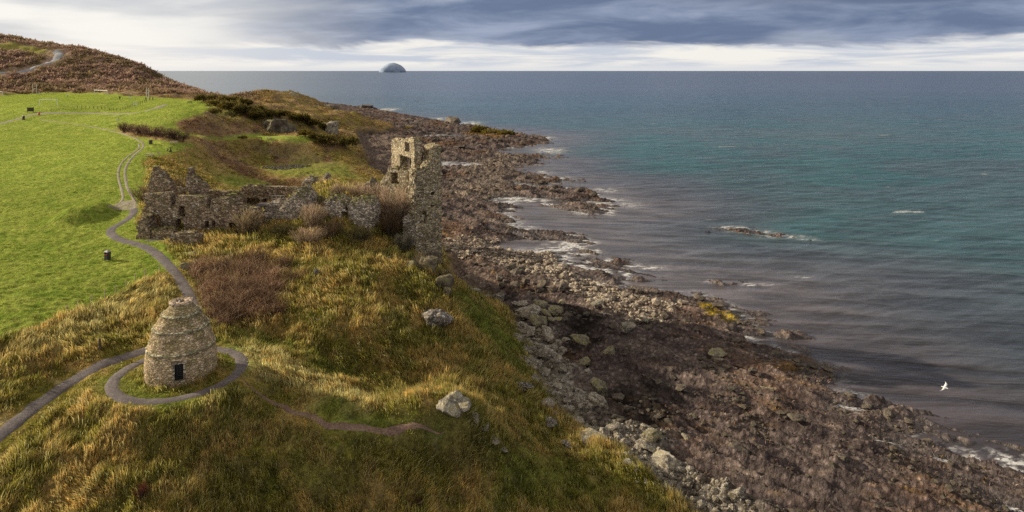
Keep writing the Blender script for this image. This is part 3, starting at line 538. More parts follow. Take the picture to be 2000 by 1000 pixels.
fw_ = wall(tw, (808,93.8), (867,97.2), 1.5, [(806,331),(818,332),(830,331),(834,322),(838,314),(844,313),(847,300),(850,289),(857,288),(861,292),(863,318),(867,340)], 9.0, [(815,829,362,386,'a'),(821,833,414,436),(841,850,374,382,'n'),(843,849,399,405,'n')], rough=.35, tone='y', label='sheer front wall with two window openings', seed=1)
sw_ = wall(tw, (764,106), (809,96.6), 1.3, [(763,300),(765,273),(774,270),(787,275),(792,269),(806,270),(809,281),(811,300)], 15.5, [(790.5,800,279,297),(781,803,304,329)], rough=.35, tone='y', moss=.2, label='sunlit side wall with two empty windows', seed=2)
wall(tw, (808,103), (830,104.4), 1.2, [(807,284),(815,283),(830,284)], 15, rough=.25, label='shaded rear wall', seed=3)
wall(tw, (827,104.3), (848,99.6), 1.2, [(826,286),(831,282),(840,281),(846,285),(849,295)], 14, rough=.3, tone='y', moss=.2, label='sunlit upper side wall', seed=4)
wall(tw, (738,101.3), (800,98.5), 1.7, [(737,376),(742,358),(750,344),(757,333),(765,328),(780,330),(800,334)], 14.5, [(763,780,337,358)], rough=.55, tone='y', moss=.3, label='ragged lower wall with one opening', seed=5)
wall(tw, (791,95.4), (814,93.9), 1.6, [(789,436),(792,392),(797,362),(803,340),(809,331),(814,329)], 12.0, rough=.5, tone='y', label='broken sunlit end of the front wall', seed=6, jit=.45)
wall(tw, (787,94.2), (809,93.7), 1.0, [(786,424),(795,422),(804,424),(809,440)], 12.3, rough=.1, tone='p', moss=.05, name='buttress', label='smooth pale plastered buttress', seed=7, cell=.3, jit=.08)
for a, b, y0, Y in ((779,806,301,101.5), (813,830,387,93.7)):   # lintel of the big window, sill of the lower one
    X0, Y0, Z0 = WY(a, y0, Y); X1, _, Z1 = WY(b, y0+2.5, Y)
    V = np.array([(x, y, z) for x in (X0, X1) for y in (Y0-.12, Y0+.35) for z in (Z1, Z0)])-np.array(tw.location)
    mesh_np('lintel' if Y > 95 else 'sill', V, np.array([[0,1,3,2],[4,6,7,5],[0,4,5,1],[2,3,7,6],[0,2,6,4],[1,5,7,3]]), M_STONE, np.tile(np.array([.46,.38,.27]), (8, 1)), None, False, sw_ if Y > 95 else fw_)
rg_ = base_at(390, 92, 'roofless castle range with two ruined gables and a cave-like cellar', 'ruined building', 'castle_range')
wall(rg_, (276,92.5), (513,91), 1.4, [(275,380),(278,377),(300,378),(330,377),(333,380),(334,404),(341,404),(342,386),(350,382),(362,383),(404,384),(405.5,406),(410.5,406),(412,392),(425,389),(439,389),(455,396),(473,402),(490,406),(502,408),(508,426),(513,442)], 13.2, [(293,314,418,442,'a'),(341,358,428,454,'a'),(348,361,402,422),(400,406,432,445),(413,422,432,446),(446,461,437,462)], rough=.22, moss=.35, label='front wall with arched cellar doors and small windows', seed=11)
wall(rg_, (286,94.6), (340,94.2), 1.2, [(285,384),(288,364),(293,345),(297,330),(300,325),(306,331),(316,338),(326,350),(333,361),(340,384)], 14, rough=.4, label='left gable broken to a point', seed=12, name='gable')
wall(rg_, (360,95), (405,94.6), 1.2, [(360,388),(361,331),(364,328),(371,328),(373,343),(379,345),(386,354),(394,357),(402,363),(405,386)], 14, rough=.22, label='middle gable with a stepped edge', seed=13, name='gable')
wall(rg_, (328,100), (364,100), 1.0, [(327,370),(335,366),(350,367),(364,367)], 14, rough=.15, moss=.4, label='low inner wall between the gables', seed=14)
wall(rg_, (398,101), (464,101.6), 1.1, [(397,372),(410,372),(430,374),(450,376),(464,374)], 14, rough=.15, moss=.4, label='inner wall behind the middle gable', seed=15)
wall(rg_, (424,94.5), (470,94.2), 2.4, [(422,398),(430,387),(441,380),(452,377),(460,378),(466,388),(471,402)], 14, dome=.5, rough=.25, moss=.75, label='mossy stub of a cross wall', seed=16)
wall(rg_, (263,90.5), (297,90), 2.0, [(262,444),(267,432),(274,424),(285,420),(297,424)], 13, [(286,299,424,445,'a')], rough=.5, dome=.5, moss=.3, label='collapsed corner beside the cellar mouth', seed=17)
wall(rg_, (292,89.6), (345,89.4), 1.0, [(290,452),(305,446),(320,443),(335,444),(345,452)], 13, rough=.35, dome=.5, moss=.6, label='low turfed wall base', seed=18)
cw = base_at(528, 102, 'long roofless curtain wall with a dark recess at its foot behind the court', 'ruined wall', 'curtain_wall')
wall(cw, (461,104), (594,102), 1.3, [(460,382),(466,373),(470,369),(477,362),(490,363),(510,362),(530,365),(553,365),(575,366),(590,368),(594,380)], 14.5, [(478,507,387,401,'n'),(512,521,389,396,'n')], rough=.18, moss=.3, tone='d', label=None, seed=21)
st = base_at(360, 87, 'low ragged stub of wall nearest the gravel path', 'ruined wall', 'wall_stub')
wall(st, (328,86.8), (393,86.2), 1.1, [(327,480),(330,463),(336,458),(345,457),(352,453),(362,456),(372,454),(380,459),(388,461),(391,470),(394,486)], 12.6, rough=.25, moss=.3, seed=22)
g1 = base_at(570, 93, 'tall rubble mass of fallen castle wall sloping up beside the steps', 'ruined wall', 'rubble_mass')
wall(g1, (536,93.6), (603,92.6), 4.0, [(535,432),(540,412),(548,397),(558,384),(568,374),(578,369),(588,371),(596,380),(600,396),(603,420)], 12.8, dome=1.0, rough=.7, moss=.45, tone='p', seed=23, jit=.5)
g2 = base_at(650, 93, 'grass topped castle wall fragment with a slit window above the twiggy bushes', 'ruined wall', 'rubble_mass')
wall(g2, (623,93), (678,92.4), 3.4, [(622,412),(627,396),(634,387),(645,383),(658,383),(668,389),(678,397)], 12.8, [(668,675,413,434)], dome=.7, rough=.5, moss=.8, tone='p', seed=24, jit=.45)
wall(g2, (598,96), (630,95.6), 1.8, [(596,392),(604,387),(616,386),(630,388)], 13.5, [(598,626,397,413,'n')], dome=.4, rough=.3, moss=.8, seed=25, label='dark overhang between the fragments')
g3 = base_at(705, 92, 'domed pale castle wall fragment with a turf cap left of the tower', 'ruined wall', 'rubble_mass')
wall(g3, (676,92.4), (732,91.6), 3.0, [(675,402),(682,391),(693,386),(704,384),(714,385),(724,389),(730,396),(732,420)], 12.0, dome=.8, rough=.4, moss=.85, tone='p', seed=26, jit=.4)
wall(g3, (733,94), (744,94), 1.2, [(732,402),(737,396),(744,404)], 12.6, rough=.3, seed=27, label='brown broken pier')
for i_, (px, Y, lb, pr) in enumerate([(604,105,'rounded wall stump with a stony left edge on the turf terrace',[(586,372),(588,359),(594,350),(603,346),(613,348),(619,353),(621,372)]), (637,107,'small upright stone stump at the back of the turf terrace',[(627,360),(630,349),(635,341),(640,338),(645,345),(647,360)]), (714,105,'low brown stump at the right end of the turf terrace',[(704,372),(708,360),(715,357),(722,361),(725,372)])]):
    s_ = base_at(px, Y, lb, 'wall stump', 'wall_stump'); wall(s_, (pr[0][0], Y), (pr[-1][0], Y), 2.0 if i_ == 0 else 1.2, pr, 15.5, dome=.5, rough=.4, moss=.3, tone='p', seed=30+i_, jit=.5)
rs = base_at(518, 93, 'slope of loose pale rubble like steps below the viewing platform', 'rubble', 'rubble_steps')
wall(rs, (500,92.4), (541,92.2), 4.6, [(499,412),(508,405),(520,402),(532,400),(541,408)], 13.2, rough=.5, moss=.1, tone='p', seed=36, jit=.6, taper=.9)
# ------------------------------------------------------------------ dovecot
dv = thing('dovecot', (DOV[0], DOV[1], DOVZ), 'beehive shaped stone dovecot with a barred door inside the ring path', 'dovecot')
prof = [(-.4,2.74),(0,2.72),(.6,2.74),(1.3,2.72),(2.0,2.66),(2.45,2.57),(2.5,2.53),(3.2,2.37),(3.65,2.24),(4.05,2.09),(4.1,2.05),(4.6,1.77),(5.1,1.46),(5.16,1.40),(5.45,1.10),(5.7,.91),(5.9,.82)]
zz = np.arange(-.4, 5.9, .06); rr = np.interp(zz, *zip(*prof)); NA = 220; th = np.linspace(0, 2*np.pi, NA, endpoint=False)
TH, Z2 = np.meshgrid(th, zz); R2 = np.repeat(rr[:, None], NA, 1)
R2 = R2+(fbm(TH*R2*1.4, Z2*1.6, 3, 401)*.035+fbm(TH*R2*5, Z2*7, 2, 405)*.035)*(1-.75*ss(5.0, 5.3, Z2))
DA = math.radians(-90+23); da = (TH-DA+np.pi) % (2*np.pi)-np.pi
Vd = np.stack([R2*np.cos(TH), R2*np.sin(TH), Z2], -1).reshape(-1, 3)
i = np.arange(len(zz)*NA).reshape(len(zz), NA); j = np.roll(i, -1, 1); fq = np.stack([i[:-1], j[:-1], j[1:], i[1:]], -1).reshape(-1, 4)
dc = da+.5*2*np.pi/NA; zc = (Z2+.03); hole = (np.abs(dc)*2.72 < .34) & (zc > .55) & (zc < 1.85); fq = fq[~hole[:-1].reshape(-1)]
a_ = fbm(TH*2.5, Z2*1.1, 4, 411); b_ = fbm(TH*7, Z2*3.2, 3, 415); qd = RNG.random(TH.shape)
cd = mix(np.array((.50,.40,.275)), np.array((.68,.57,.42)), ss(-.3, .3, b_)); cd = mix(cd, np.array((.27,.24,.115)), ss(-.25, .3, a_+.10*(Z2-3))*.7); cd = mix(cd, np.array((.60,.56,.47)), ss(.25, .5, b_-a_*.5)*.6)
for hz_ in (2.45, 4.05, 5.1): cd = cd*(1-.36*ss(.24, .08, np.abs(Z2-(hz_-.08)))*(Z2 < hz_))[..., None]  # wall colour darkened under each ledge to stand for its shade
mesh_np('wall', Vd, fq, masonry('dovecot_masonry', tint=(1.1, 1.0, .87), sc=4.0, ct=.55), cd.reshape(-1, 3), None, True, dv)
for hz_, r in ((2.45, 2.56), (4.05, 2.08), (5.1, 1.46)):        # ledges that kept the rats out
    n = int(r*2*np.pi/.42); vs_, fs_ = [], []
    for k in range(n):
        t0 = 2*np.pi*k/n; t1 = 2*np.pi*(k+.985)/n; o = RNG.uniform(.06, .12); dz = RNG.uniform(-.015, .015); b0 = len(vs_)
        for tt in (t0, t1):
            for r_, z_ in ((r-.15, hz_-.05), (r+o, hz_-.03+dz), (r+o, hz_+.06+dz), (r-.2, hz_+.13)): vs_.append((r_*math.cos(tt), r_*math.sin(tt), z_))
        fs_ += [(b0+1, b0+5, b0+6, b0+2), (b0+2, b0+6, b0+7, b0+3), (b0, b0+4, b0+5, b0+1), (b0, b0+1, b0+2, b0+3), (b0+4, b0+7, b0+6, b0+5)]
    vs_ = np.array(vs_); mesh_np('string_course', vs_, np.array(fs_), M_STONE, mix(np.array((.42,.38,.22)), np.array((.66,.60,.42)), RNG.random(len(vs_))), None, False, dv)
cr = [(.78, 5.87), (.94, 5.90), (.95, 6.03), (.91, 6.06), (.60, 6.05), (.36, 6.04), (.30, 5.98), (.28, 5.2)]; n = 48; vs_ = []
for r_, z_ in cr:
    for k in range(n): tt = 2*np.pi*k/n; q = 1+.035*math.sin(k*1.7)*math.sin(k*.6); vs_.append((r_*q*math.cos(tt), r_*q*math.sin(tt), z_+RNG.uniform(-.015, .015)))
i = np.arange(len(cr)*n).reshape(-1, n); j = np.roll(i, -1, 1); vs_ = np.array(vs_)
mesh_np('cap_ring', vs_, np.stack([i[:-1], j[:-1], j[1:], i[1:]], -1).reshape(-1, 4), M_STONE, mix(np.array((.42,.30,.20)), np.array((.60,.48,.36)), RNG.random(len(vs_)))*(1-.85*(vs_[:, 2:] < 5.95)*(np.hypot(vs_[:, 0], vs_[:, 1]) < .5)[:, None]), None, True, dv)
def boxes(name, bl, m, parent, M=None, col=(.36, .30, .22)):
    """bl: (x0,x1,y0,y1,z0,z1) boxes joined in one mesh"""
    V, Fc = [], []
    for x0, x1, y0, y1, z0, z1 in bl:
        b0 = len(V); V += [(x, y, z) for x in (x0, x1) for y in (y0, y1) for z in (z0, z1)]
        Fc += [[b0+q for q in f] for f in ([0,1,3,2],[4,6,7,5],[0,4,5,1],[2,3,7,6],[0,2,6,4],[1,5,7,3])]
    V = np.array(V, float)
    if M is not None: V = V@np.array(M.to_3x3()).T+np.array(M.translation)
    return mesh_np(name, V, np.array(Fc), m, np.tile(np.array(col), (len(V), 1)), None, False, parent)
M_IRON = simple('dark_iron', (.03, .028, .03), .6); M_VOID = simple('dark_recess', (.012, .011, .012), 1.)
DM = Matrix.Rotation(DA+math.pi/2, 4, 'Z')          # local -y looks out of the door
y0 = -2.62
boxes('doorway', [(-.36,-.30,y0-.02,y0+.7,.5,1.9),(.30,.36,y0-.02,y0+.7,.5,1.9),(-.36,.36,y0+.7,y0+.74,.5,1.9),(-.36,.36,y0,y0+.7,1.86,1.9),(-.36,.36,y0,y0+.7,.5,.56)], M_VOID, dv, DM)
ds = boxes('door_surround', [(-.50,-.31,y0-.16,y0+.12,.55,.98),(-.46,-.31,y0-.15,y0+.12,.99,1.45),(-.52,-.31,y0-.14,y0+.12,1.46,1.84),(.31,.47,y0-.16,y0+.12,.55,.92),(.31,.52,y0-.15,y0+.12,.93,1.40),(.31,.46,y0-.14,y0+.12,1.41,1.84),(-.58,.56,y0-.15,y0+.12,1.85,2.06),(-.45,.45,y0-.24,y0+.1,.42,.54)], M_STONE, dv, DM)
boxes('door_grille', [(-.3+.6*k/6-.012,-.3+.6*k/6+.012,y0-.02,y0+.004,.55,1.85) for k in range(7)]+[(-.31,.31,y0-.034,y0-.021,.56+1.28*k/8-.012,.56+1.28*k/8+.012) for k in range(9)], M_IRON, ds, DM)

# ------------------------------------------------------------------ grasses
def leafmat(name, tr=.4, rough=.8):
    m, t = mat(name); at = t.n('ShaderNodeAttribute', attribute_name='col').outputs['Color']
    d = t.n('ShaderNodeBsdfDiffuse', {0: at}); l = t.n('ShaderNodeBsdfTranslucent', {0: at}); t.n('ShaderNodeOutputMaterial', {0: t.n('ShaderNodeMixShader', {0: tr, 1: d.outputs[0], 2: l.outputs[0]}).outputs[0]}); return m
M_BLADE = leafmat('grass_blade', .55); M_TWIG = leafmat('dry_twig', .3); M_LEAF = leafmat('leaf', .3)
def blades(name, P, h, w, lean, col, m, parent=None, up=None, tipcol=None):
    """bent two segment blades; P base, h length, w width, lean horizontal bend vectors"""
    n = len(P); a = RNG.random(n)*np.pi; sd_ = np.stack([np.cos(a), np.sin(a), 0*a], 1)*(w*.5)[:, None]
    up = np.array([0, 0, 1.]) if up is None else up; L = np.column_stack([lean, np.zeros(n)])
    mid = P+(up*.55+L*.28)*h[:, None]; tip = P+(up*.80+L)*h[:, None]
    V = np.stack([P-sd_, P+sd_, mid-sd_*.8, mid+sd_*.8, tip], 1).reshape(-1, 3)
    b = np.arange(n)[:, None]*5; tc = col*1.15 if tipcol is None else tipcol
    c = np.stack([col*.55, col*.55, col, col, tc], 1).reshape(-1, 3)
    return mesh_np(name, V, [b+np.array([[0, 1, 3, 2]]), b+np.array([[2, 3, 4]])], m, c, None, True, parent)
def scatter(n, u0, u1, y0, y1):
    u = RNG.uniform(u0, u1, n); y = np.exp(RNG.uniform(math.log(y0), math.log(y1), n)); return u*y, y
def slope_at(x, y):
    h0 = base_h(x, y)[0]; return (base_h(x+.5, y)[0]-h0)/.5, (base_h(x, y+.5)[0]-h0)/.5
x, y = scatter(150000, -.86, .36, 36, 150)
z, f, lw = height(x, y, True); pd_ = path_d(x, y); dd = np.hypot(x-DOV[0], y-DOV[1])
gx_, gy_ = slope_at(x, y); sl = np.hypot(gx_, gy_)
keep = (f < .25) & (lw < .35) & (pd_ > .0) & (dd > 2.8) & (sl < 4); x, y, z, f, lw, sl, gx_, gy_, dd, pd_ = (q[keep] for q in (x, y, z, f, lw, sl, gx_, gy_, dd, pd_))
gc, _ = ground_col(x, y, z, f, lw, sl*.6); nb = 5
near = np.clip(1-fbm(x*.25, y*.25, 3, 501)*.8+fbm(x*.85, y*.85, 2, 503)*1.1, .25, 2.1); short = .35+.65*ss(.2, 1.6, pd_)
gr = zmax(GREEN, x, y); an = fbm(x*.11, y*.11, 3, 505)*2.6+2.6
x, y, z, near, sl_, gxx, gyy, an, gr = (np.repeat(q, nb) for q in (x, y, z, near*short, sl, gx_, gy_, an, gr)); gc = np.repeat(gc, nb, 0); n = len(x)
sp_ = .16*(y/60); ox, oy = RNG.normal(0, 1, n)*sp_, RNG.normal(0, 1, n)*sp_
hh = RNG.uniform(.36, .86, n)*near*(1-.55*gr)*(.8+.2*y/60); lean = np.stack([np.cos(an+RNG.normal(0, .45, n))*.55-gxx*.35+.25, np.sin(an+RNG.normal(0, .45, n))*.55-gyy*.35-.1], 1)
q = RNG.random(n); cl_ = np.repeat(.72+.75*ss(-.3, .45, fbm(x[::nb]*.9, y[::nb]*1.2, 3, 511)), nb); col = gc*(RNG.uniform(.6, 1.5, n)*cl_)[:, None]; col = mix(col, K['straw']*1.1, (q > .74)*.75*(1-gr*.6)); col = mix(col, K['deep'], (q < .14)*.6)
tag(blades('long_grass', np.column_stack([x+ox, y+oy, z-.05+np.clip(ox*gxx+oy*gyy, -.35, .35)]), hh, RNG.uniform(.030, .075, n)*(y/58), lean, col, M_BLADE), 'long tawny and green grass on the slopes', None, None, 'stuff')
# lawn
x, y = scatter(150000, -.95, -.36, 56, 400); z, f, lw = height(x, y, True); keep = (lw > .5) & (path_d(x, y) > .02); x, y, z, f, lw = (q[keep] for q in (x, y, z, f, lw))
gc, _ = ground_col(x, y, z, f, lw, 0*x); nb = 4; tf = np.clip(.75+fbm(x*.9, y*1.3, 3, 521)*1.5, .25, 2.); x, y, z, tf = (np.repeat(q, nb) for q in (x, y, z, tf)); gc = np.repeat(gc, nb, 0); n = len(x)
ox, oy = RNG.normal(0, .12, n)*y/70, RNG.normal(0, .12, n)*y/70; lean = RNG.normal(0, .35, (n, 2))+np.array([.2, -.1])
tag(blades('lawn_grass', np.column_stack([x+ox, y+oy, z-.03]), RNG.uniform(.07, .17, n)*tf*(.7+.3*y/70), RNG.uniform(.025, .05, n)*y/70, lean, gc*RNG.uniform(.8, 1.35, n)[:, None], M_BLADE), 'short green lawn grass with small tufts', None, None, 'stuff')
# dead bramble: arching stems
x, y = scatter(5200, -.50, -.30, 64, 90); kz = BRACK[2](x, y)*(.55+fbm(x*.5, y*.5, 3, 531)*1.6) > .28; x, y = x[kz], y[kz]; z = height(x, y); nb = 8; x, y, z = (np.repeat(q, nb) for q in (x, y, z)); n = len(x); a = RNG.random(n)*6.283
lean = np.stack([np.cos(a), np.sin(a)], 1)*RNG.uniform(.3, 1.2, n)[:, None]; q = RNG.random(n)
col = mix(np.array((.16,.085,.055)), np.array((.74,.53,.34)), q**2.6)*(.7+.6*ss(-.3, .3, fbm(x*.35, y*.35, 2, 535)))[:, None]
tag(blades('bramble_thicket', np.column_stack([x+RNG.normal(0, .3, n), y+RNG.normal(0, .3, n), z]), RNG.uniform(.5, 1.9, n), RNG.uniform(.02, .055, n), lean, col, M_TWIG), 'dead reddish bramble stems below the ruin', None, None, 'stuff')
# scrub of the far slopes and the rough ground beyond the ruin
def clumps(name, x, y, sz, per, cols, m, label):
    z = height(x, y); n0 = len(x); x, y, z, sz = (np.repeat(q, per) for q in (x, y, z, sz)); c = np.repeat(cols, per, 0); n = len(x)
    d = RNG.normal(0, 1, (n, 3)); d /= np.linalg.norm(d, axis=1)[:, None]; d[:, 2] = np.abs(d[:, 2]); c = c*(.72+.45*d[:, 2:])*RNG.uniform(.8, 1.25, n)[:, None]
    P = np.column_stack([x, y, z])+d*(sz*.5)[:, None]*np.array([1.1, 1.1, .8]); up = d*.6+RNG.normal(0, .5, (n, 3))
    return tag(blades(name, P, sz*.6, sz*.34, RNG.normal(0, .3, (n, 2)), c, m, None, up), label, None, None, 'stuff')
x, y = scatter(26000, -.86, -.36, 372, 530); f_ = HFIELD(x, y); lw = LAWN(x, y); kz = (f_ < .3) & (lw < .2) & (RNG.random(len(x)) < .75); x, y = x[kz], y[kz]
rd = np.min(np.hypot(x[:, None]-w[None, ::3, 0], y[:, None]-w[None, ::3, 1]), 1); kz = rd > 6.5; x, y = x[kz], y[kz]
gc, _ = ground_col(x, y, 0*x+30, 0*x, 0*x, 0*x); clumps('hill_scrub', x, y, RNG.uniform(1.0, 2.8, len(x)), 9, gc*1.15, M_TWIG, 'brown winter scrub covering the far hillside')
x, y = scatter(60000, -.56, -.14, 112, 620); z, f, lw = height(x, y, True); gx_, gy_ = slope_at(x, y); kz = (f < .2) & (lw < .2) & (zmax(GREEN, x, y) < .3) & (RNG.random(len(x)) < .2+.8*ss(-.1, .2, fbm(x*.06, y*.06, 3, 541))); x, y, z = x[kz], y[kz], z[kz]; gx_, gy_ = gx_[kz], gy_[kz]
gc, _ = ground_col(x, y, z, 0*x, 0*x, np.hypot(gx_, gy_)*.8); clumps('rough_scrub', x, y, RNG.uniform(.35, .9, len(x))*(y/200)**.6, 8, gc*1.2, M_TWIG, 'rough heather and bracken on the hummocks beyond the ruin')
# ------------------------------------------------------------------ rocks
def rockmat(name, base, spot, spotamt, moss, mossamt):
    m, t = mat(name); P = t.n('ShaderNodeTexCoord').outputs['Object']; rnd = t.n('ShaderNodeObjectInfo').outputs['Random']
    a = t.noise(P, 2.0, 6, .66, .6); b_ = t.noise(P, 8.5, 5, .75); v = t.noise(P, 2.6, 5, .72, .8); k = t.rng(a, .3, .7, .38, 1.5); k = t.m('MULTIPLY', k, t.rng(rnd, 0, 1, .75, 1.2))
    c = t.mixc(1., rgb(base), t.n('ShaderNodeCombineColor', {0: k, 1: k, 2: k}).outputs[0], 'MULTIPLY')
    nz = t.n('ShaderNodeSeparateXYZ', {0: t.n('ShaderNodeNewGeometry').outputs['Normal']}).outputs[2]
    c = t.mixc(t.m('MULTIPLY', t.m('MULTIPLY', t.rng(v, .46, .6), t.rng(nz, -.1, .6)), mossamt), c, rgb(moss))
    c = t.mixc(t.m('MULTIPLY', t.m('MULTIPLY', t.rng(b_, .52, .60), t.rng(a, .30, .55)), spotamt), c, rgb(spot))
    h = t.m('ADD', a, t.m('MULTIPLY', b_, .35)); b = t.n('ShaderNodeBsdfPrincipled', {'Base Color': c, 'Roughness': .88, 'Specular IOR Level': .25, 'Normal': t.n('ShaderNodeBump', {'Height': h, 'Strength': 1., 'Distance': .3}).outputs[0]})
    t.n('ShaderNodeOutputMaterial', {0: b.outputs[0]}); return m
M_LICH = rockmat('lichen_rock', (.33,.27,.205), (.80,.78,.72), .95, (.22,.19,.06), .5)
M_MOSSY = rockmat('mossy_rock', (.34,.29,.20), (.62,.58,.48), .5, (.26,.23,.05), .85)
M_DARK = rockmat('dark_wet_rock', (.16,.13,.11), (.30,.26,.2), .45, (.16,.13,.05), .5)
M_PALE = rockmat('pale_rock', (.38,.33,.255), (.80,.76,.68), .75, (.36,.30,.10), .55); M_SPECK = rockmat('speckled_rock', (.17,.135,.105), (.85,.83,.78), 1., (.13,.11,.05), .4); M_CRAG = rockmat('crag_rock', (.17,.135,.095), (.50,.46,.38), .35, (.20,.18,.06), .95)
M_COB = rockmat('cobble_stone', (.44,.36,.28), (.60,.54,.45), .4, (.22,.17,.10), .3)
import bmesh
def ico(sub):
    bm = bmesh.new(); bmesh.ops.create_icosphere(bm, subdivisions=sub, radius=1.); V = np.array([v.co[:] for v in bm.verts]); Fq = np.array([[v.index for v in f.verts] for f in bm.faces]); bm.free(); return V, Fq
ICO3, ICO1, ICO4 = ico(4), ico(1), ico(5)
def rock_shape(seed, base=ICO3, cuts=11, flat=.75, rough=.10, sq=0., hard=.97):
    r = np.random.default_rng(seed); V = base[0].copy()
    if sq: V = np.sign(V)*np.abs(V)**(1-sq)
    for _ in range(cuts):
        n = r.normal(size=3); n /= np.linalg.norm(n); d = r.uniform(.42, .80); q = V@n-d; V = V-np.outer(np.maximum(q, 0)*hard, n)
    N = V/(np.linalg.norm(V, axis=1)[:, None]+1e-9)
    ly = np.sin((V[:, 2]*1.0+V[:, 0]*.35)*17+fbm(V[:, 0]*3, V[:, 1]*3, 2, 620+seed)*3); dsp = -np.abs(fbm(V[:, 0]*2.2+V[:, 2]*1.3+seed, V[:, 1]*2.2+V[:, 2]*1.7, 4, 600+seed))*rough*2.4+ly*.018+fbm(V[:, 0]*6+V[:, 2]*5+seed, V[:, 1]*6-V[:, 2]*4, 3, 640+seed)*rough*.6
    V = V+N*dsp[:, None]; V[:, 2] *= flat; return V, base[1]
ROCKS = []
for k in range(9):
    V, Fq = rock_shape(k, cuts=13+k % 5, flat=(.72, .85, .6)[k % 3], rough=.10+.03*(k % 3), sq=(.0, .25, .4)[k % 3]); me_o = mesh_np('boulder', V, Fq, M_LICH, None, None, True); ROCKS.append(me_o.data); bpy.data.objects.remove(me_o)
def boulder(name, px, py, wpx, m, label, group=None, hf=1., rot=None, k=None, sink=.25, cat='boulder', long=1.):
    """px, py: middle of the rock in the photo, wpx its width"""
    g0 = unproj(px, py+wpx*.22*hf)[0]; s = wpx/F*g0[1]*.5; k = RNG.integers(9) if k is None else k
    o = bpy.data.objects.new(name, ROCKS[k]); C.objects.link(o); o.material_slots[0].link = 'OBJECT'; o.material_slots[0].material = m
    o.location = (g0[0], g0[1], gz1(g0[0], g0[1])+s*hf*(.62-sink*1.2)); o.scale = (s*1.12, s*RNG.uniform(.85, 1.1)*long, s*1.15*hf); o.rotation_euler = (RNG.uniform(-.2, .2), RNG.uniform(-.2, .2), RNG.uniform(0, 6.28) if rot is None else rot)
    return tag(o, label, cat, group)
for px, py, wp in [(947,517,24),(929,518,12),(998,515,34),(977,541,25),(1010,527,30),(1004,559,30),(980,562,20),(1046,535,18),(1028,553,24),(1062,562,28),(1052,568,22),(1075,572,20),(1035,572,18),(990,548,18)]:
    boulder('boulder', px, py, wp, M_DARK, 'dark brown boulder in the jumble below the cobble beach', 'dark boulders on the upper beach', .9)
boulder('boulder', 1102, 566, 36, M_DARK, 'largest dark boulder at the seaward end of the jumble below the cobbles', None, .9, k=2)
boulder('boulder', 911, 536, 20, M_MOSSY, 'lone mossy boulder on the sand below the tower', None, .75, k=4)
for px, py, wp in [(917,563,18),(932,570,24),(950,580,18)]: boulder('boulder', px, py, wp, M_PALE, 'pale whitish rock along the top edge of the grass bank', 'pale rocks edging the grass bank', .7)
boulder('boulder', 974, 584, 34, M_LICH, 'blocky boulder with white spots at the seaward corner of the grass bank', None, 1., k=1)
for px, py, wp in [(1013,594,36),(1022,634,38),(1034,650,34),(1070,658,42),(1082,674,34),(1100,678,32),(1103,659,24),(1058,695,46),(1028,684,18),(1076,686,20),(1088,701,30),(1040,707,38),(1054,676,22),(1016,655,24),(1064,720,30),(1095,722,26),(1046,738,30)]:
    boulder('boulder', px, py, wp, M_LICH, 'grey boulder speckled with white lichen in the pile at the foot of the grass slope', 'lichen boulders at the foot of the slope', .95)
for px, py, wp in [(1055,598,34),(1064,611,28),(1088,604,34),(1055,632,42),(1083,629,28),(1040,603,22),(1098,588,22)]:
    boulder('boulder', px, py, wp, M_MOSSY, 'yellow green lichen covered boulder in the upper part of the boulder pile', 'mossy boulders of the upper pile', 1.05)
boulder('boulder', 1028, 613, 56, M_LICH, 'widest white speckled boulder in the upper part of the pile', None, .85, k=3)
boulder('boulder', 1131, 664, 42, M_MOSSY, 'large rounded olive boulder standing apart to the right of the pile', None, 1., k=6)
boulder('boulder', 1193, 687, 32, M_MOSSY, 'dark squared boulder farthest right of the pile', None, 1., k=1)
boulder('boulder', 1142, 700, 42, M_MOSSY, 'flat topped olive boulder below the rounded one', None, .7, k=2)
boulder('boulder', 1173, 756, 42, M_MOSSY, 'pointed mossy boulder with a sloping top', None, 1.05, k=7)
boulder('boulder', 1166, 784, 60, M_LICH, 'broad lichen whitened boulder below the pointed mossy one', None, .75, k=2)
for px, py, wp, l, m_ in [(1116,757,64,'long tilted slab streaked with white beside the grass',M_LICH),(1080,750,72,'long pale slab running down beside the grass edge',M_LICH),(1069,788,52,'low speckled rock half buried in the grass foot',M_LICH),(1022,750,50,'dark rock with white flecks standing in the tan grass',M_SPECK),(1127,818,48,'rounded speckled boulder at the lower end of the slabs',M_LICH),(1073,830,38,'dark fleck covered rock low on the grass slope',M_SPECK),(1156,800,34,'brown boulder between the whitened one and the slabs',M_DARK),(1206,842,44,'low boulder with white crust beside the dark gully',M_LICH),(1271,860,62,'broad ochre and grey outcrop beyond the dark gully',M_MOSSY),(1256,880,56,'grey ledge with white crust below the ochre outcrop',M_LICH),(1284,906,80,'flat cracked pale slab at the foot of the green slope',M_PALE),(1166,856,72,'thin pale rock rib above the green foot of the slope',M_PALE),(1285,820,24,'small grey block in the dark gully',M_DARK),(1210,776,32,'dark rounded boulder in the gully',M_DARK),(1106,868,30,'dark flecked stone sticking out of the lower grass',M_SPECK)]:
    boulder('rock_slab' if 'slab' in l or 'rib' in l else 'boulder', px, py, wp, m_, l, None, .38 if 'slab' in l or 'rib' in l or 'ledge' in l else .9, rot=-.75 if 'slab' in l or 'rib' in l else None, cat='rock')
o = boulder('boulder', 851, 616, 76, M_SPECK, 'big rounded rock with white flecks halfway down the slope below the tower', None, .95, k=6)
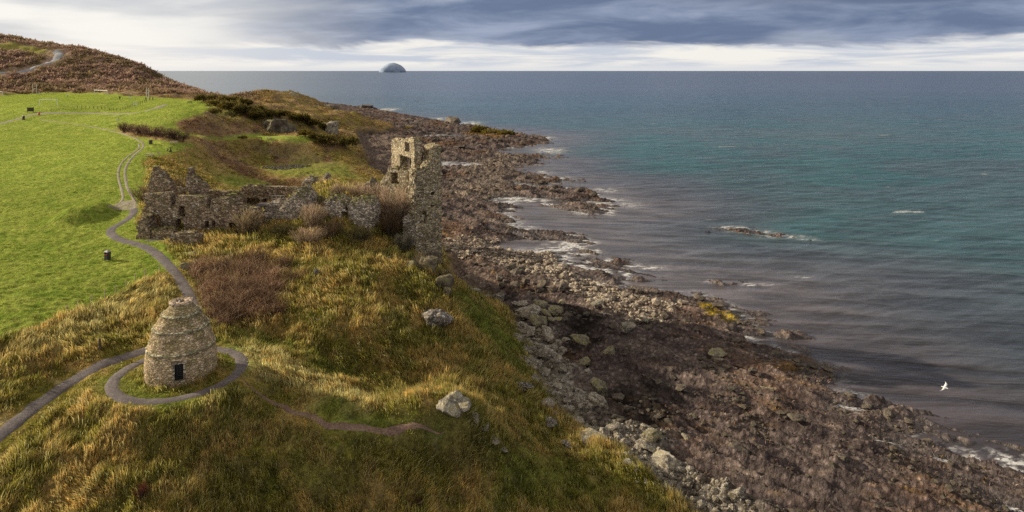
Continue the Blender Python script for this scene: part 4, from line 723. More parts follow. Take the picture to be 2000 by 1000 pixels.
boulder('boulder', 622, 624, 18, M_SPECK, 'small white flecked rock alone in the tan grass of the mound', None, 1.2, k=1); boulder('boulder', 619, 534, 14, M_SPECK, 'small upright white flecked stone below the twiggy bushes', None, 2.0, k=4); boulder('boulder', 757, 507, 9, M_PALE, 'tiny white stone left of the tower foot', None, 1.8, k=4); boulder('boulder', 822, 743, 9, M_PALE, 'small white stone above the ridge rocks', None, 1., k=3)
boulder('boulder', 740, 791, 16, M_PALE, 'low arched pale stone on the grassy ridge', None, .6, k=3); boulder('boulder', 792, 780, 14, M_PALE, 'flat white stone behind the ridge', None, .35, k=2); boulder('boulder', 576, 772, 6, M_PALE, 'tiny white stone beside the lit ridge', None, .8, k=2)
for px, py, wp, l in [(372,497,26,'mossy rock right of the gravel path below the wall stub'),(368,522,30,'low grey rock beside the path above the brambles'),(388,512,20,'small rock between the wall stub and the brambles'),(352,500,18,'rock at the grass edge nearest the path')]: boulder('boulder', px, py, wp, M_MOSSY, l, None, .8)
# the crest rocks above the footpath
for px, py, wp, hf, l, k in [(873,792,62,.85,'large sunlit crag at the end of the ridge footpath',7),(905,792,46,.8,'second sunlit rock right of the crag with yellow lichen',0),(925,815,34,.7,'rock on the falling spine below the crag',3),(946,838,32,.6,'grey streaked rock midway down the spine',2),(966,860,30,.6,'narrow dark rock low on the spine',5),(985,882,24,.6,'lowest small rock of the spine',8)]:
    o = boulder('crag_rock', px, py, wp, M_PALE if k in (7, 0) else M_LICH, l, None, hf, k=k, rot=-.7, cat='rock')
# crag below the tower
for px, py, wp, hf, l, k, m_ in [(836,520,58,1.1,'grey rock face directly below the tower',1,M_CRAG),(862,548,46,1.2,'dark undercut rock below the right side of the tower',4,M_CRAG),(803,512,40,.9,'ivy dulled rock left under the tower',7,M_CRAG),(874,570,24,1.6,'narrow dark rock edge hanging over the grass bank',4,M_CRAG)]:
    boulder('crag_rock', px, py, wp, m_, l, None, hf, k=k, cat='crag', sink=.3)
def far_rock(px, Y, zb, wm, hm, m_, l, k, name='crag_rock'):
    X = (px-1000)/F*Y; o = bpy.data.objects.new(name, ROCKS[k]); C.objects.link(o); o.material_slots[0].link = 'OBJECT'; o.material_slots[0].material = m_
    o.location = (X, Y, zb+hm*.3); o.scale = (wm*.56, wm*.5, hm*.98); o.rotation_euler = (0, 0, RNG.uniform(0, 6)); return tag(o, l, 'crag')
far_rock(646, 296, 8., 11, 7.5, M_PALE, 'pale topped sea stack like rock on the green shelf', 1); far_rock(738, 138, 7, 6.0, 8.5, M_CRAG, 'grassy rock pinnacle left behind the tower', 7)
far_rock(886, 452, .5, 16, 6.5, M_DARK, 'dark humped rock at the sea edge beyond the tower', 3); far_rock(715, 640, 0, 22, 5, M_DARK, 'far dark rock at the tip of the shore', 5); far_rock(650, 560, 2, 16, 9, M_DARK, 'brown stack at the end of the far headland', 4); far_rock(530, 252, 10.5, 21, 9.5, M_CRAG, 'dark cliff face under the gorse', 1)
far_rock(800, 480, 0, 13, 3.2, M_DARK, 'low dark rock amid the far foreshore', 2); far_rock(575, 545, 12, 15, 8, M_MOSSY, 'rocky knob on the far headland', 7)
for px, py, wp in [(1484,648,34),(1500,672,22),(1514,692,30),(1556,702,24),(1612,728,34),(1648,757,22),(1690,795,26),(1735,812,34),(1778,832,26),(1815,864,28),(1400,602,30),(1440,615,26),(1365,586,24),(1458,626,22),(1585,716,30),(1905,908,30),(1965,916,26)]:
    boulder('boulder', px, py, wp, M_DARK, 'dark weedy rock at the water line of the near shore', 'rocks along the near water line', .55)
for px, py, wp, l in [(1165,600,30,'pointed tan rock standing up from the dark slabs'),(1180,612,24,'smaller tan rock behind the pointed one'),(1222,640,40,'low pale ledge right of the pointed tan rock'),(1262,632,34,'second low pale ledge nearer the cobbles'),(1400,690,44,'long ochre ledge amid the brown rock'),(1330,770,36,'brown block right of the dark gully'),(1340,862,30,'grey block beyond the pale slab'),(1440,880,50,'flat brown rock in the lower foreshore'),(1560,830,44,'low brown ledge in the middle of the lower foreshore'),(1640,900,50,'broad brown rock near the lower right shore'),(1500,760,36,'dark ledge left of the ochre weed')]: boulder('shore_rock', px, py, wp, M_PALE if 'pale' in l or 'tan' in l else (M_MOSSY if 'ochre' in l else M_DARK), l, None, 1.1 if 'pointed' in l else .5, cat='rock')
# loose stones nobody could count
def stones(name, x, y, s, m, label, flat=.65, lift=.2):
    n = len(x); z = height(x, y); base = [rock_shape(50+q, ICO1, 4, flat, .05) for q in range(6)]; nv = len(base[0][0]); B = np.stack([b[0] for b in base]); pick = RNG.integers(0, 6, n); a = RNG.random(n)*6.283
    V = B[pick]*s[:, None, None]*RNG.uniform(.7, 1.25, (n, 1, 3)); ca, sa = np.cos(a)[:, None], np.sin(a)[:, None]; X = V[..., 0]*ca-V[..., 1]*sa; Yv = V[..., 0]*sa+V[..., 1]*ca
    V = np.stack([X+x[:, None], Yv+y[:, None], V[..., 2]+(z+s*lift)[:, None]], -1).reshape(-1, 3); Fq = (base[0][1][None]+(np.arange(n)*nv)[:, None, None]).reshape(-1, 3)
    return tag(mesh_np(name, V, Fq, m, None, None, False), label, None, None, 'stuff')
x, y = scatter(26000, -.14, .26, 88, 185); kz = (COBBLE[0](x, y) > .4) & (look(G_S, x, y)*y > .8) & (RNG.random(len(x)) < .85); x, y = x[kz], y[kz]
stones('cobbles', x, y, RNG.lognormal(-1.45, .45, len(x)), M_COB, 'beach cobbles below the tower')
x, y = scatter(60000, -.36, 1.0, 40, 460); sdd = look(G_S, x, y)*y; ll = look(G_L, x, y)*y; kz = (sdd > .3) & (ll < -.5) & (RNG.random(len(x)) < .12+.9*ss(.0, .35, fbm(x*.09, y*.14, 4, 551))) & (zmax(SAND, x, y) < .4); x, y = x[kz], y[kz]
stones('shore_rubble', x, y, np.minimum(RNG.lognormal(-1.6, .6, len(x)), .62)*(y/75)**.75, M_DARK, 'dark weed covered stones strewn over the foreshore', .55, .1)
zl_ = [scatter(9000, -.06, .36, 46, 100)]; x, y = zl_[0]; kz = (zmax(LICHEN, x, y) > .35); x, y = x[kz], y[kz]
stones('slope_foot_stones', x, y, np.minimum(RNG.lognormal(-1.55, .55, len(x)), .7), M_LICH, 'loose lichen speckled stones between the boulders at the slope foot', .7, .15)
M_WEED = leafmat('seaweed', .05)
x, y = scatter(15000, -.3, 1.0, 40, 330); sdd = look(G_S, x, y)*y; ll = look(G_L, x, y)*y; kz = (sdd > -.6) & (ll < -1) & (RNG.random(len(x)) < .1+.9*ss(-.05, .3, fbm(x*.05, y*.07, 4, 561))) & (zmax(SAND+COBBLE[:1], x, y) < .4); x, y = x[kz], y[kz]
z = height(x, y); gc, _ = ground_col(x, y, z, 0*x+1, 0*x, 0*x); nb = 5; x, y, z = (np.repeat(q, nb) for q in (x, y, z)); gc = np.repeat(gc, nb, 0); n = len(x); q = RNG.random(n); gc = mix(gc*RNG.uniform(.6, 1.6, n)[:, None], K['rust'], (q > .7)*.6); gc = mix(gc, K['ochre'], (q > .93)*.7)
a = RNG.random(n)*6.283; tag(blades('seaweed', np.column_stack([x+RNG.normal(0, .22, n)*y/70, y+RNG.normal(0, .22, n)*y/70, z]), RNG.uniform(.10, .34, n)*(y/70)**.8, RNG.uniform(.05, .12, n)*y/70, np.stack([np.cos(a), np.sin(a)], 1)*1.1, gc, M_WEED), 'brown and ochre wrack on the foreshore rocks', None, None, 'stuff')

# ------------------------------------------------------------------ shrubs
def twig_shrub(px, Y, zoff, h, r, label, c1, c2, n=1500, group=None, name='bare_shrub', ry=1.):
    X = (px-1000)/F*Y; z0 = gz1(X, Y)+zoff; t_ = thing(name, (X, Y, z0), label, 'shrub', group)
    ns = 26; a = RNG.random(ns)*6.283; q = np.sqrt(RNG.random(ns)); B = np.stack([np.cos(a)*q*r*.25, np.sin(a)*q*r*.25*ry, 0*a], 1); T = np.stack([np.cos(a)*q*r*.85, np.sin(a)*q*r*.85*ry, h*(.55+.35*np.sqrt(1-q*q*.8))], 1)
    V, Fc = [], []
    for k in range(ns):
        mid = (B[k]+T[k])/2+RNG.normal(0, .08, 3)*h; b0 = len(V)
        for p, w_ in ((B[k], .045), (mid, .03), (T[k], .01)):
            for c in range(3): V.append(p+np.array([math.cos(c*2.1), math.sin(c*2.1), 0])*w_*h*.5)
        for e in (0, 3):
            for c in range(3): Fc.append([b0+e+c, b0+e+(c+1) % 3, b0+e+3+(c+1) % 3, b0+e+3+c])
    V = np.array(V); mesh_np('branch', V, np.array(Fc), M_TWIG, np.full((len(V), 3), .12)*np.array([1.2, 1, .8]), None, True, t_)
    k = RNG.integers(0, ns, n); f_ = RNG.uniform(.25, 1., n)[:, None]; P = B[k]*(1-f_)+T[k]*f_+RNG.normal(0, .09, (n, 3))*np.array([r, r*ry, h*.7]); P[:, 2] = np.clip(P[:, 2], 0.02, h)
    d = P/np.array([r, r*ry, h]); d[:, 2] = np.abs(d[:, 2])*.8+.25; d /= np.linalg.norm(d, axis=1)[:, None]; d += RNG.normal(0, .45, d.shape)
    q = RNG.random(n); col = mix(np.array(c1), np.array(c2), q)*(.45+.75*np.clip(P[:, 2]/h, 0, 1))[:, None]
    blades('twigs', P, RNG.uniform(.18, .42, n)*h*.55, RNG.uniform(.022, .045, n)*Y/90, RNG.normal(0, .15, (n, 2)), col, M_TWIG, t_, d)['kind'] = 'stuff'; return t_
TN1, TN2 = (.42,.29,.18), (.80,.62,.43)
twig_shrub(486, 90, -.3, 3.6, 2.6, 'bare tan shrub in front of the doorway of the range', TN1, (.58,.48,.27), 2600)
twig_shrub(611, 90.5, -.2, 3.6, 2.2, 'tall bare tan bush leaning on the middle wall fragment', TN1, TN2, 2400); twig_shrub(602, 87, -.2, 2.4, 2.8, 'lower spreading bare bush in front of the tall tan one', TN1, TN2, 2400)
twig_shrub(659, 97, .0, 2.4, 1.6, 'small pale bush on the turf between the wall fragments', TN1, (.64,.50,.36), 1300)
twig_shrub(772, 96.2, .6, 5.6, 3.2, 'large pinkish bare thicket filling the broken side of the tower', (.44,.31,.20), (.82,.63,.46), 3800); twig_shrub(725, 98, .4, 3.0, 2.8, 'pinkish bare bush between the turf cap and the tower thicket', (.44,.31,.20), (.82,.63,.46), 1900); twig_shrub(697, 98.5, .3, 2.0, 2.0, 'leftmost low pinkish bush behind the turf cap', (.44,.31,.20), (.82,.63,.46), 1200)
twig_shrub(700, 88.5, -.3, 2.2, 2.6, 'dull olive bush at the foot of the domed wall fragment', (.10,.09,.045), (.22,.18,.08), 2000); twig_shrub(648, 88.5, -.2, 2.4, 2.2, 'dark brown bush below the slit window', (.14,.09,.06), (.30,.20,.12), 1800); twig_shrub(545, 88.5, -.2, 1.8, 2.8, 'low olive scrub below the loose rubble', (.12,.11,.05), (.26,.21,.09), 2000); twig_shrub(762, 92, -.3, 3.8, 1.6, 'dark hedge like growth beside the pale buttress', (.10,.07,.04), (.24,.15,.08), 2000)
twig_shrub(832, 84.5, -.3, 2.2, 2.4, 'tangled grey brown scrub on the crag below the tower', (.15,.12,.085), (.36,.30,.21), 2400); twig_shrub(868, 83, -.3, 1.9, 1.4, 'dark scrub at the seaward edge of the crag below the tower', (.12,.10,.065), (.30,.25,.16), 1600); twig_shrub(845, 90, -.2, 2.4, 1.6, 'grey brown bush at the foot of the tower', (.16,.13,.10), (.34,.29,.23), 1500); twig_shrub(790, 90, -.2, 2.6, 1.9, 'ivy grey bush left of the tower foot', (.16,.14,.10), (.34,.31,.22), 1500)
for px, py, r, l in [(245,256,4.,'left end of the brown hedge bank on the lawn'),(272,257,5.,'second brown bush of the hedge bank'),(300,261,5.,'middle brown bush of the hedge bank'),(328,266,4.5,'right brown bush of the hedge bank'),(352,272,4,'last brown bush where the hedge bank meets the gully')]:
    g0 = unproj(px, py+4, 120)[0]; twig_shrub(px, g0[1], -.2, 3.0, r, l, (.13,.08,.06), (.34,.21,.15), 1300, name='hedge_shrub', ry=.6)
for px, Y, l in [(292,112,'dark brown bush behind the left gable'),(315,116,'dark bush on the bank behind the broken gable'),(345,124,'long brown bush behind the gap between the gables'),(390,128,'brown mounded bush behind the middle gable')]: twig_shrub(px, Y, -.3, 3.2, 3.6, l, (.12,.08,.055), (.32,.21,.14), 1700, name='hedge_shrub')
twig_shrub(276, 44.6, -.1, .9, .75, 'small dark red shrub alone in the foreground grass', (.10,.03,.02), (.24,.08,.05), 900); twig_shrub(812, 48.6, -.1, .8, .8, 'dark reddish low shrub at the bottom middle of the slope', (.10,.04,.025), (.24,.10,.06), 900)
def gorse(px, py, wp, label, group=None, fl=1., Y=None, hf=.6):
    if Y is None: g0 = unproj(px, py, 150)[0]
    else: g0 = np.array([(px-1000)/F*Y, Y, 0])
    r = wp/F*g0[1]*.42; h = r*hf*2; t_ = thing('gorse_bush', (g0[0], g0[1], gz1(g0[0], g0[1])-.15*h), label, 'gorse', group); n = 900
    nl = 7; Lc = RNG.normal(0, .42, (nl, 3))*np.array([r, r, 0])+np.array([0, 0, h*.35]); Lr = RNG.uniform(.4, .65, nl)
    def sh(n):
        k = RNG.integers(0, nl, n); d = RNG.normal(0, 1, (n, 3)); d /= np.linalg.norm(d, axis=1)[:, None]; d[:, 2] = np.abs(d[:, 2])
        return Lc[k]+d*(Lr[k][:, None]*np.array([r, r, h*1.05]))*RNG.uniform(.8, 1.05, n)[:, None], d
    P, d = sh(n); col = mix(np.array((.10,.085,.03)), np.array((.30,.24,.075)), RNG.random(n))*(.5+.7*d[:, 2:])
    blades('foliage', P, np.full(n, r*.30)*RNG.uniform(.6, 1.3, n), np.full(n, r*.13), RNG.normal(0, .3, (n, 2)), col, M_LEAF, t_, d+RNG.normal(0, .4, d.shape))['kind'] = 'stuff'
    if fl > 0:
        n = int(420*fl); P, d = sh(n); kz = fbm(P[:, 0]/r*2+px, P[:, 1]/r*2, 2, 700) > -.12; P, d = P[kz], d[kz]; n = len(P)
        blades('flowers', P*1.03, np.full(n, r*.15), np.full(n, r*.11), RNG.normal(0, .4, (n, 2)), mix(np.array((.50,.33,.01)), np.array((.75,.55,.03)), RNG.random(n)), M_LEAF, t_, d)['kind'] = 'stuff'
    return t_
for px, py, wp, fl in [(425,212,34,.9),(440,206,34,1.),(462,205,36,1.1),(480,207,34,.7),(448,222,44,.5),(475,225,44,.3),(505,222,36,.25),(418,225,26,.6),(500,230,36,.8),(525,229,34,.9),(548,231,34,.8),(575,238,30,.6),(592,241,34,.5),(610,247,36,.4),(395,199,30,.1),(412,198,26,.1),(630,252,26,.8)]:
    gorse(px, py, wp, 'dark gorse bush with yellow flowers on the ridge beyond the lawn', 'gorse along the ridge', fl)
gorse(475, 274, 17, 'small bright gorse at the lip of the green shelf', None, 1.6); gorse(598, 268, 30, 'bright gorse by the pale path on the green shelf', None, 1.5); gorse(612, 272, 26, 'gorse right of the bright one on the green shelf', None, 1.); gorse(635, 282, 44, 'wide dark gorse topping the shelf cliff', None, .2); gorse(672, 292, 46, 'dark gorse at the right end of the shelf cliff', None, .05)
gorse(930, 260, 44, 'yellow green scrub on the left of the shore islet', None, 2., hf=.35); gorse(958, 263, 46, 'yellow green scrub in the middle of the shore islet', None, 2., hf=.32); gorse(987, 266, 40, 'yellow green scrub on the right of the shore islet', None, 1.6, hf=.3); gorse(798, 252, 24, 'small olive scrub patch by the tidal pool', None, .8, hf=.3)
# ------------------------------------------------------------------ lawn furniture, posts, pitch
M_WHITE = simple('white_paint', (.80,.80,.78), .5, .08); M_WOOD = simple('weathered_wood', (.50,.40,.29), .8, .3, 8.); M_DKWOOD = simple('dark_wood', (.07,.05,.045), .8); M_BIN = simple('dark_plastic', (.045,.042,.055), .5); M_RED = simple('red_paint', (.55,.05,.04), .5, .1); M_GREY = simple('grey_metal', (.40,.38,.36), .5, .15)
M_NET = simple('net_cord', (.7,.7,.7), .8, .1)
def put(px, py, y0=55.): g0 = unproj(px, py, y0)[0]; return (g0[0], g0[1], gz1(g0[0], g0[1]))
def lathe(name, pr, m, parent, n=20, off=(0, 0)):
    V = [(off[0]+r*math.cos(6.2832*k/n), off[1]+r*math.sin(6.2832*k/n), z) for r, z in pr for k in range(n)]; i = np.arange(len(pr)*n).reshape(-1, n); j = np.roll(i, -1, 1)
    return mesh_np(name, np.array(V), np.stack([i[:-1], j[:-1], j[1:], i[1:]], -1).reshape(-1, 4), m, np.full((len(V), 3), .3), None, True, parent)
b = thing('litter_bin', put(210, 508.5), 'dark hooded litter bin with a red band alone on the near lawn', 'litter bin', None, -.35)
boxes('body', [(-.27,.27,-.25,.25,0,.80),(-.29,.29,-.27,.27,0,.07),(-.27,-.20,-.25,.25,.80,1.05),(.20,.27,-.25,.25,.80,1.05),(-.20,.20,.18,.25,.80,1.05)], M_BIN, b); boxes('band', [(-.22,.22,-.262,-.252,.70,.79)], M_RED, b)
hd = [(-.30,-.28,1.05),(.30,-.28,1.05),(.30,.28,1.05),(-.30,.28,1.05),(-.20,-.18,1.20),(.20,-.18,1.20),(.20,.18,1.20),(-.20,.18,1.20),(-.05,-.05,1.28),(.05,-.05,1.28),(.05,.05,1.28),(-.05,.05,1.28)]
mesh_np('hood', np.array(hd), np.array([[q+k, q+(k+1) % 4, q+4+(k+1) % 4, q+4+k] for q in (0, 4) for k in range(4)]+[[8,9,10,11],[3,2,1,0]]), M_GREY, None, None, False, b)
boxes('opening', [(-.2,.2,-.2,-.18,.80,1.05)], M_VOID, b)
b = thing('litter_bin', put(46, 233.5), 'dark cylindrical bin at the near edge of the pale path', 'litter bin'); lathe('body', [(.36,0),(.38,1.1),(.40,1.12),(.40,1.18),(.30,1.18)], M_BIN, b); lathe('lid', [(.41,1.18),(.38,1.32),(.2,1.42),(0,1.44)], M_GREY, b)
b = thing('litter_bin', put(76, 226), 'small red bin beside the pale path', 'litter bin'); lathe('body', [(.30,.25),(.34,1.1),(.30,1.12)], M_RED, b); lathe('post', [(.05,0),(.05,.4)], M_GREY, b); lathe('lid', [(.35,1.1),(.3,1.22),(0,1.26)], M_RED, b)
b = thing('litter_bin', put(294.5, 282), 'black square bin on the picnic lawn', 'litter bin', None, .2); boxes('body', [(-.32,.32,-.3,.3,0,1.0)], M_BIN, b); boxes('lid', [(-.36,.36,-.34,.34,1.0,1.1)], M_BIN, b); boxes('opening', [(-.2,.2,-.305,-.302,.72,.92)], M_VOID, b)
b = thing('info_board', put(59.5, 220), 'dark information board standing beside the pale path', 'sign', None, .3); boxes('panel', [(-.95,.95,-.06,.06,.5,1.9)], M_DKWOOD, b)
for s_ in (-1, 1): boxes('post', [(s_*1.0-.07,s_*1.0+.07,-.08,.08,0,2.05)], M_DKWOOD, b)
def picnic(px, py, rz, label, m=M_WOOD):
    t_ = thing('picnic_table', put(px, py, 120), label, 'picnic table', None, rz); boxes('table_top', [(-.95,.95,-.40+.16*k,-.27+.16*k,.74,.79) for k in range(5)], m, t_)
    for s_ in (-1, 1):
        boxes('bench', [(-.95,.95,s_*.78-.14,s_*.78+.14,.43,.48)], m, t_)
        x0 = s_*.62; V = []
        lf_ = boxes('leg_frame', [(x0-.05,x0+.05,-.9,.9,.36,.425),(x0-.05,x0+.05,-.42,.42,.66,.735)], m, t_)
        for sg in (-1, 1):
            V = np.array([(x0+a, sg*(yy+bb), zz_) for a in (-.05, .05) for yy, zz_ in ((.72, 0), (.28, .735)) for bb in (-.06, .06)]); mesh_np('leg', V, np.array([[0,1,3,2],[4,6,7,5],[0,4,5,1],[2,3,7,6],[0,2,6,4],[1,5,7,3]]), m, None, None, False, lf_)
    return t_
picnic(339.5, 283, .15, 'wooden picnic table at the top of the picnic lawn by the hedge bank'); picnic(293, 306.5, -.1, 'wooden picnic table nearest the wheel track'); picnic(525.5, 274, .1, 'pale wooden picnic table on the green shelf')
def bench(px, py, rz, label, m=M_WOOD, y0=120):
    t_ = thing('bench', put(px, py, y0), label, 'bench', None, rz); boxes('seat', [(-.85,.85,-.26+.14*k,-.14+.14*k,.42,.46) for k in range(4)], m, t_); boxes('backrest', [(-.85,.85,.30,.34,.52+.13*k,.62+.13*k) for k in range(3)], m, t_)
    for s_ in (-1, 1):
        for yy, zz_ in ((-.22, .42), (.28, .92)): boxes('leg', [(s_*.78-.04,s_*.78+.04,yy-.04,yy+.02,0,zz_)], m, t_)
        boxes('armrest', [(s_*.78-.045,s_*.78+.045,-.28,.24,.62,.66)], m, t_)
    return t_
bench(311, 303, 1.9, 'wooden bench seat beside the near picnic table'); bench(506, 273.5, .2, 'dark bench left of the pale table on the green shelf', M_DKWOOD); bench(370.5, 202.5, .4, 'dark bench alone near the gorse end of the far lawn', M_DKWOOD, 180); bench(499, 261.5, .1, 'dark bench at the back of the green shelf', M_DKWOOD, 150)
g0 = put(331, 297, 120); k_ = 0
for dx, dy, hh_ in ((-.45,0,1.0),(.1,.3,1.15),(.5,-.1,.7),(.25,-.4,.5)):
    p = thing('wooden_post', (g0[0]+dx, g0[1]+dy, gz1(g0[0]+dx, g0[1]+dy)-.05), 'dark stubby post in the cluster of posts on the picnic lawn', 'post', 'cluster of dark posts on the picnic lawn'); lathe('shaft', [(.11,0),(.10,hh_-.08),(.06,hh_),(0,hh_)], M_DKWOOD, p, 10)
def tube(name, pts, r, m, parent, n=8):
    pts = [Vector(p) for p in pts]; V, Fc = [], []
    for i, p in enumerate(pts):
        d = (pts[min(i+1, len(pts)-1)]-pts[max(i-1, 0)]).normalized(); a = d.orthogonal().normalized(); b_ = d.cross(a)
        for k in range(n): q = 6.2832*k/n; V.append(p+(a*math.cos(q)+b_*math.sin(q))*r)
    for i in range(len(pts)-1):
        for k in range(n): Fc.append([i*n+k, i*n+(k+1) % n, (i+1)*n+(k+1) % n, (i+1)*n+k])
    return mesh_np(name, np.array([v[:] for v in V]), np.array(Fc), m, None, None, True, parent)
def goal(pl, pr, y0, label, hgt=2.44, name='football_goal', r=.13):
    a = np.array(put(*pl, y0)); b_ = np.array(put(*pr, y0)); c = (a+b_)/2; L = np.linalg.norm((b_-a)[:2]); rz = math.atan2(b_[1]-a[1], b_[0]-a[0]); t_ = thing(name, tuple(c), label, 'goal', None, rz); h = L/2
    for s_, e in ((-1, a), (1, b_)): tube('post', [(s_*h, 0, e[2]-c[2]-.1), (s_*h, 0, hgt)], r, M_WHITE, t_)
    tube('crossbar', [(-h-.08, 0, hgt), (h+.08, 0, hgt)], r, M_WHITE, t_); return t_, h
goal((77.5,206.5), (112.5,206.5), 180, 'nearest white football goal in the middle of the pitch'); goal((184.2,184.6), (209.5,185.8), 300, 'white football goal at the far edge of the pitch by the brown bank'); goal((-12,188.5), (5,189), 250, 'white football goal cut off at the left edge of the picture')
t_, h = goal((260.5,206.8), (267.5,206.5), 200, 'small white framed goal with a net by the rope fence', 1.5, 'small_goal', .07)
for s_ in (-1, 1): tube('side_frame', [(s_*h, 0, 1.5), (s_*h, .9, 0), (s_*h, 0, 0)], .05, M_WHITE, t_)
q = [[(-h+2*h*k/8, 0.03, 1.47), (-h+2*h*k/8, .9, 0)] for k in range(9)]; Vn, Fn = [], []
for k in range(9):
    for c in range(7):
        z_ = 1.47*(1-c/6); y_ = .03+.87*c/6; x_ = -h+2*h*k/8; Vn.append((x_, y_, z_))
sg = []
for k in range(9):
    for c in range(7):
        if k < 8: sg.append((k*7+c, (k+1)*7+c))
        if c < 6: sg.append((k*7+c, k*7+c+1))
V2, F2 = [], []
for a, b_ in sg:
    a, b_ = np.array(Vn[a]), np.array(Vn[b_]); o_ = np.array([0, .012, .02]) if abs(a[0]-b_[0]) > 1e-6 else np.array([.02, 0, 0]); i0 = len(V2); V2 += [a-o_, a+o_, b_+o_, b_-o_]; F2.append([i0, i0+1, i0+2, i0+3])
mesh_np('net', np.array(V2), np.array(F2), M_NET, None, None, False, t_)
def rugby(px, py, wd, hgt, label, y0, rz):
    c = put(px, py, y0); t_ = thing('rugby_posts', c, label, 'goal posts', None, rz)
    for s_ in (-1, 1): tube('post', [(s_*wd/2, 0, -.3), (s_*wd/2, 0, hgt)], .11, M_WHITE, t_)
    tube('crossbar', [(-wd/2, 0, hgt*.52), (wd/2, 0, hgt*.52)], .09, M_WHITE, t_)
rugby(67.5, 183.5, 2.2, 5.6, 'white H shaped rugby posts at the left end of the far pitch', 300, 0.); rugby(288.3, 194, 1.0, 5.2, 'white rugby posts seen edge on at the right end of the far pitch', 250, 0.)
def post(px, py, hgt, r, m, label, group, y0, name='fence_post'):
    c = put(px, py, y0); p = thing(name, (c[0], c[1], c[2]-.1), label, 'post', group); V = lathe('shaft', [(r,0),(r*.95,hgt-.05),(r*.6,hgt+.05),(0,hgt+.06)], m, p, 8); p.rotation_euler = (RNG.normal(0, .05), RNG.normal(0, .05), 0); return p
for px, py in [(131,617),(152,607),(178,596),(205,585),(226,575),(247,563),(265,553),(284,545),(312,535)]: post(px, py, 1.1, .055, M_WOOD, 'weathered fence post along the lower edge of the near lawn', 'fence posts at the lawn edge', 50)
post(195, 690, 1.1, .10, M_DKWOOD, 'short stout post in the long grass above the left path', None, 50)
for px, py in [(151.5,211),(159.5,211.5),(167.5,211.5),(174.5,212),(182.5,213),(190.5,213),(198,214),(205.5,214.5),(213.5,215),(221.5,215.5),(228,216),(235,216),(240,214.5),(244,213),(248,211.5),(252,210),(255,208.7),(258,207.5),(270,204.5),(274,203),(278,201.5),(282,200),(285,199)]: post(px, py, 1.05, .09, M_DKWOOD, 'low rope fence post around the far pitch', 'rope fence posts of the far pitch', 150)
# viewing platform at the rubble
X0, Y0, Z0 = WY(500, 399.5, 95.5); X1, _, _ = WY(549, 399.5, 95.5); vp = thing('viewing_platform', ((X0+X1)/2, 95.5, Z0), 'grey decked viewing platform with a light rail inside the castle court', 'platform'); hw_ = (X1-X0)/2
boxes('deck', [(-hw_,hw_,-1.2+.31*k,-.91+.31*k,-.08,0) for k in range(9)], M_DKWOOD, vp)
for xx in (-hw_+.2, 0, hw_-.2): boxes('support', [(xx-.1,xx+.1,-.9,1.3,-3.2,-.09)], M_DKWOOD, vp)
for xx in np.linspace(.0, hw_-.05, 4): tube('rail_post', [(xx, 1.45, -.05), (xx, 1.45, 1.0)], .035, M_GREY, vp)
for zz_ in (.55, 1.0): tube('rail', [(0, 1.45, zz_), (hw_-.05, 1.45, zz_)], .04, M_GREY, vp)
# stone circle in the hollow
c = unproj(560, 326, 120)[0]; vs_, fs_, cs_ = [], [], []
lb = thing('stone_labyrinth', (c[0], c[1], 0), 'round maze of low stones laid in the grassy hollow behind the ruin', 'stone maze'); rw = 45/F*c[1]
for rr__ in np.arange(.8, rw, .85):
    for k in range(int(rr__*6.283/.55)):
        if RNG.random() < .14: continue
        a = 6.283*k/int(rr__*6.283/.55)+RNG.normal(0, .02); x_, y_ = rr__*math.cos(a), rr__*math.sin(a)*.95; b0 = len(vs_); s_ = RNG.uniform(.16, .30); z_ = 0
        for dx, dy, dz in ((-1,-1,0),(1,-1,0),(1,1,0),(-1,1,0),(-.7,-.7,1),(.7,-.7,1),(.7,.7,1),(-.7,.7,1)): vs_.append((x_+dx*s_*RNG.uniform(.8, 1.2), y_+dy*s_*RNG.uniform(.8, 1.2), -.1+dz*(.1+RNG.uniform(.12, .28))))
        fs_ += [(b0+4,b0+5,b0+6,b0+7),(b0,b0+1,b0+5,b0+4),(b0+1,b0+2,b0+6,b0+5),(b0+2,b0+3,b0+7,b0+6),(b0+3,b0,b0+4,b0+7)]
vs_ = np.array(vs_); vs_[:, 2] += height(vs_[:, 0]+c[0], vs_[:, 1]+c[1]); mesh_np('stones', vs_, np.array(fs_), M_STONE, np.full((len(vs_), 3), .27)*np.array([1., .84, .72])*RNG.uniform(.6, 1.3, (len(vs_), 1)), None, False, lb)['kind'] = 'stuff'
# distant island
V, Fq = ICO3[0].copy(), ICO3[1]; Y = 15000.; hx = V[:, 0]; zt = np.interp(hx, [-1,-.93,-.8,-.55,-.25,.05,.35,.62,.82,.94,1], [0,.42,.66,.84,.97,1.,.93,.78,.58,.36,0])
V[:, 2] = np.where(V[:, 2] > 0, np.maximum(V[:, 2], .0)**.45, V[:, 2]); V[:, 2] = np.where(V[:, 2] > 0, np.minimum(V[:, 2], 1)*zt+fbm(hx*4, V[:, 1]*4, 3, 77)*.05, -.1)
o = mesh_np('island', np.column_stack([V[:, 0]*305, V[:, 1]*260, V[:, 2]*215]), Fq, None, None, None, True); o.location = ((767-1000)/F*Y, Y, 0)
m, t = mat('hazy_island'); n_ = t.noise(t.n('ShaderNodeTexCoord').outputs['Object'], .012, 5, .6); e_ = t.n('ShaderNodeBsdfDiffuse', {0: t.mixc(t.rng(n_, .35, .65), rgb((.40, .48, .64)), rgb((.48, .56, .70)))}); t.n('ShaderNodeOutputMaterial', {0: e_.outputs[0]}); o.data.materials.append(m); tag(o, 'hazy blue dome shaped island on the horizon', 'island')  # distance haze put into the island's base colour

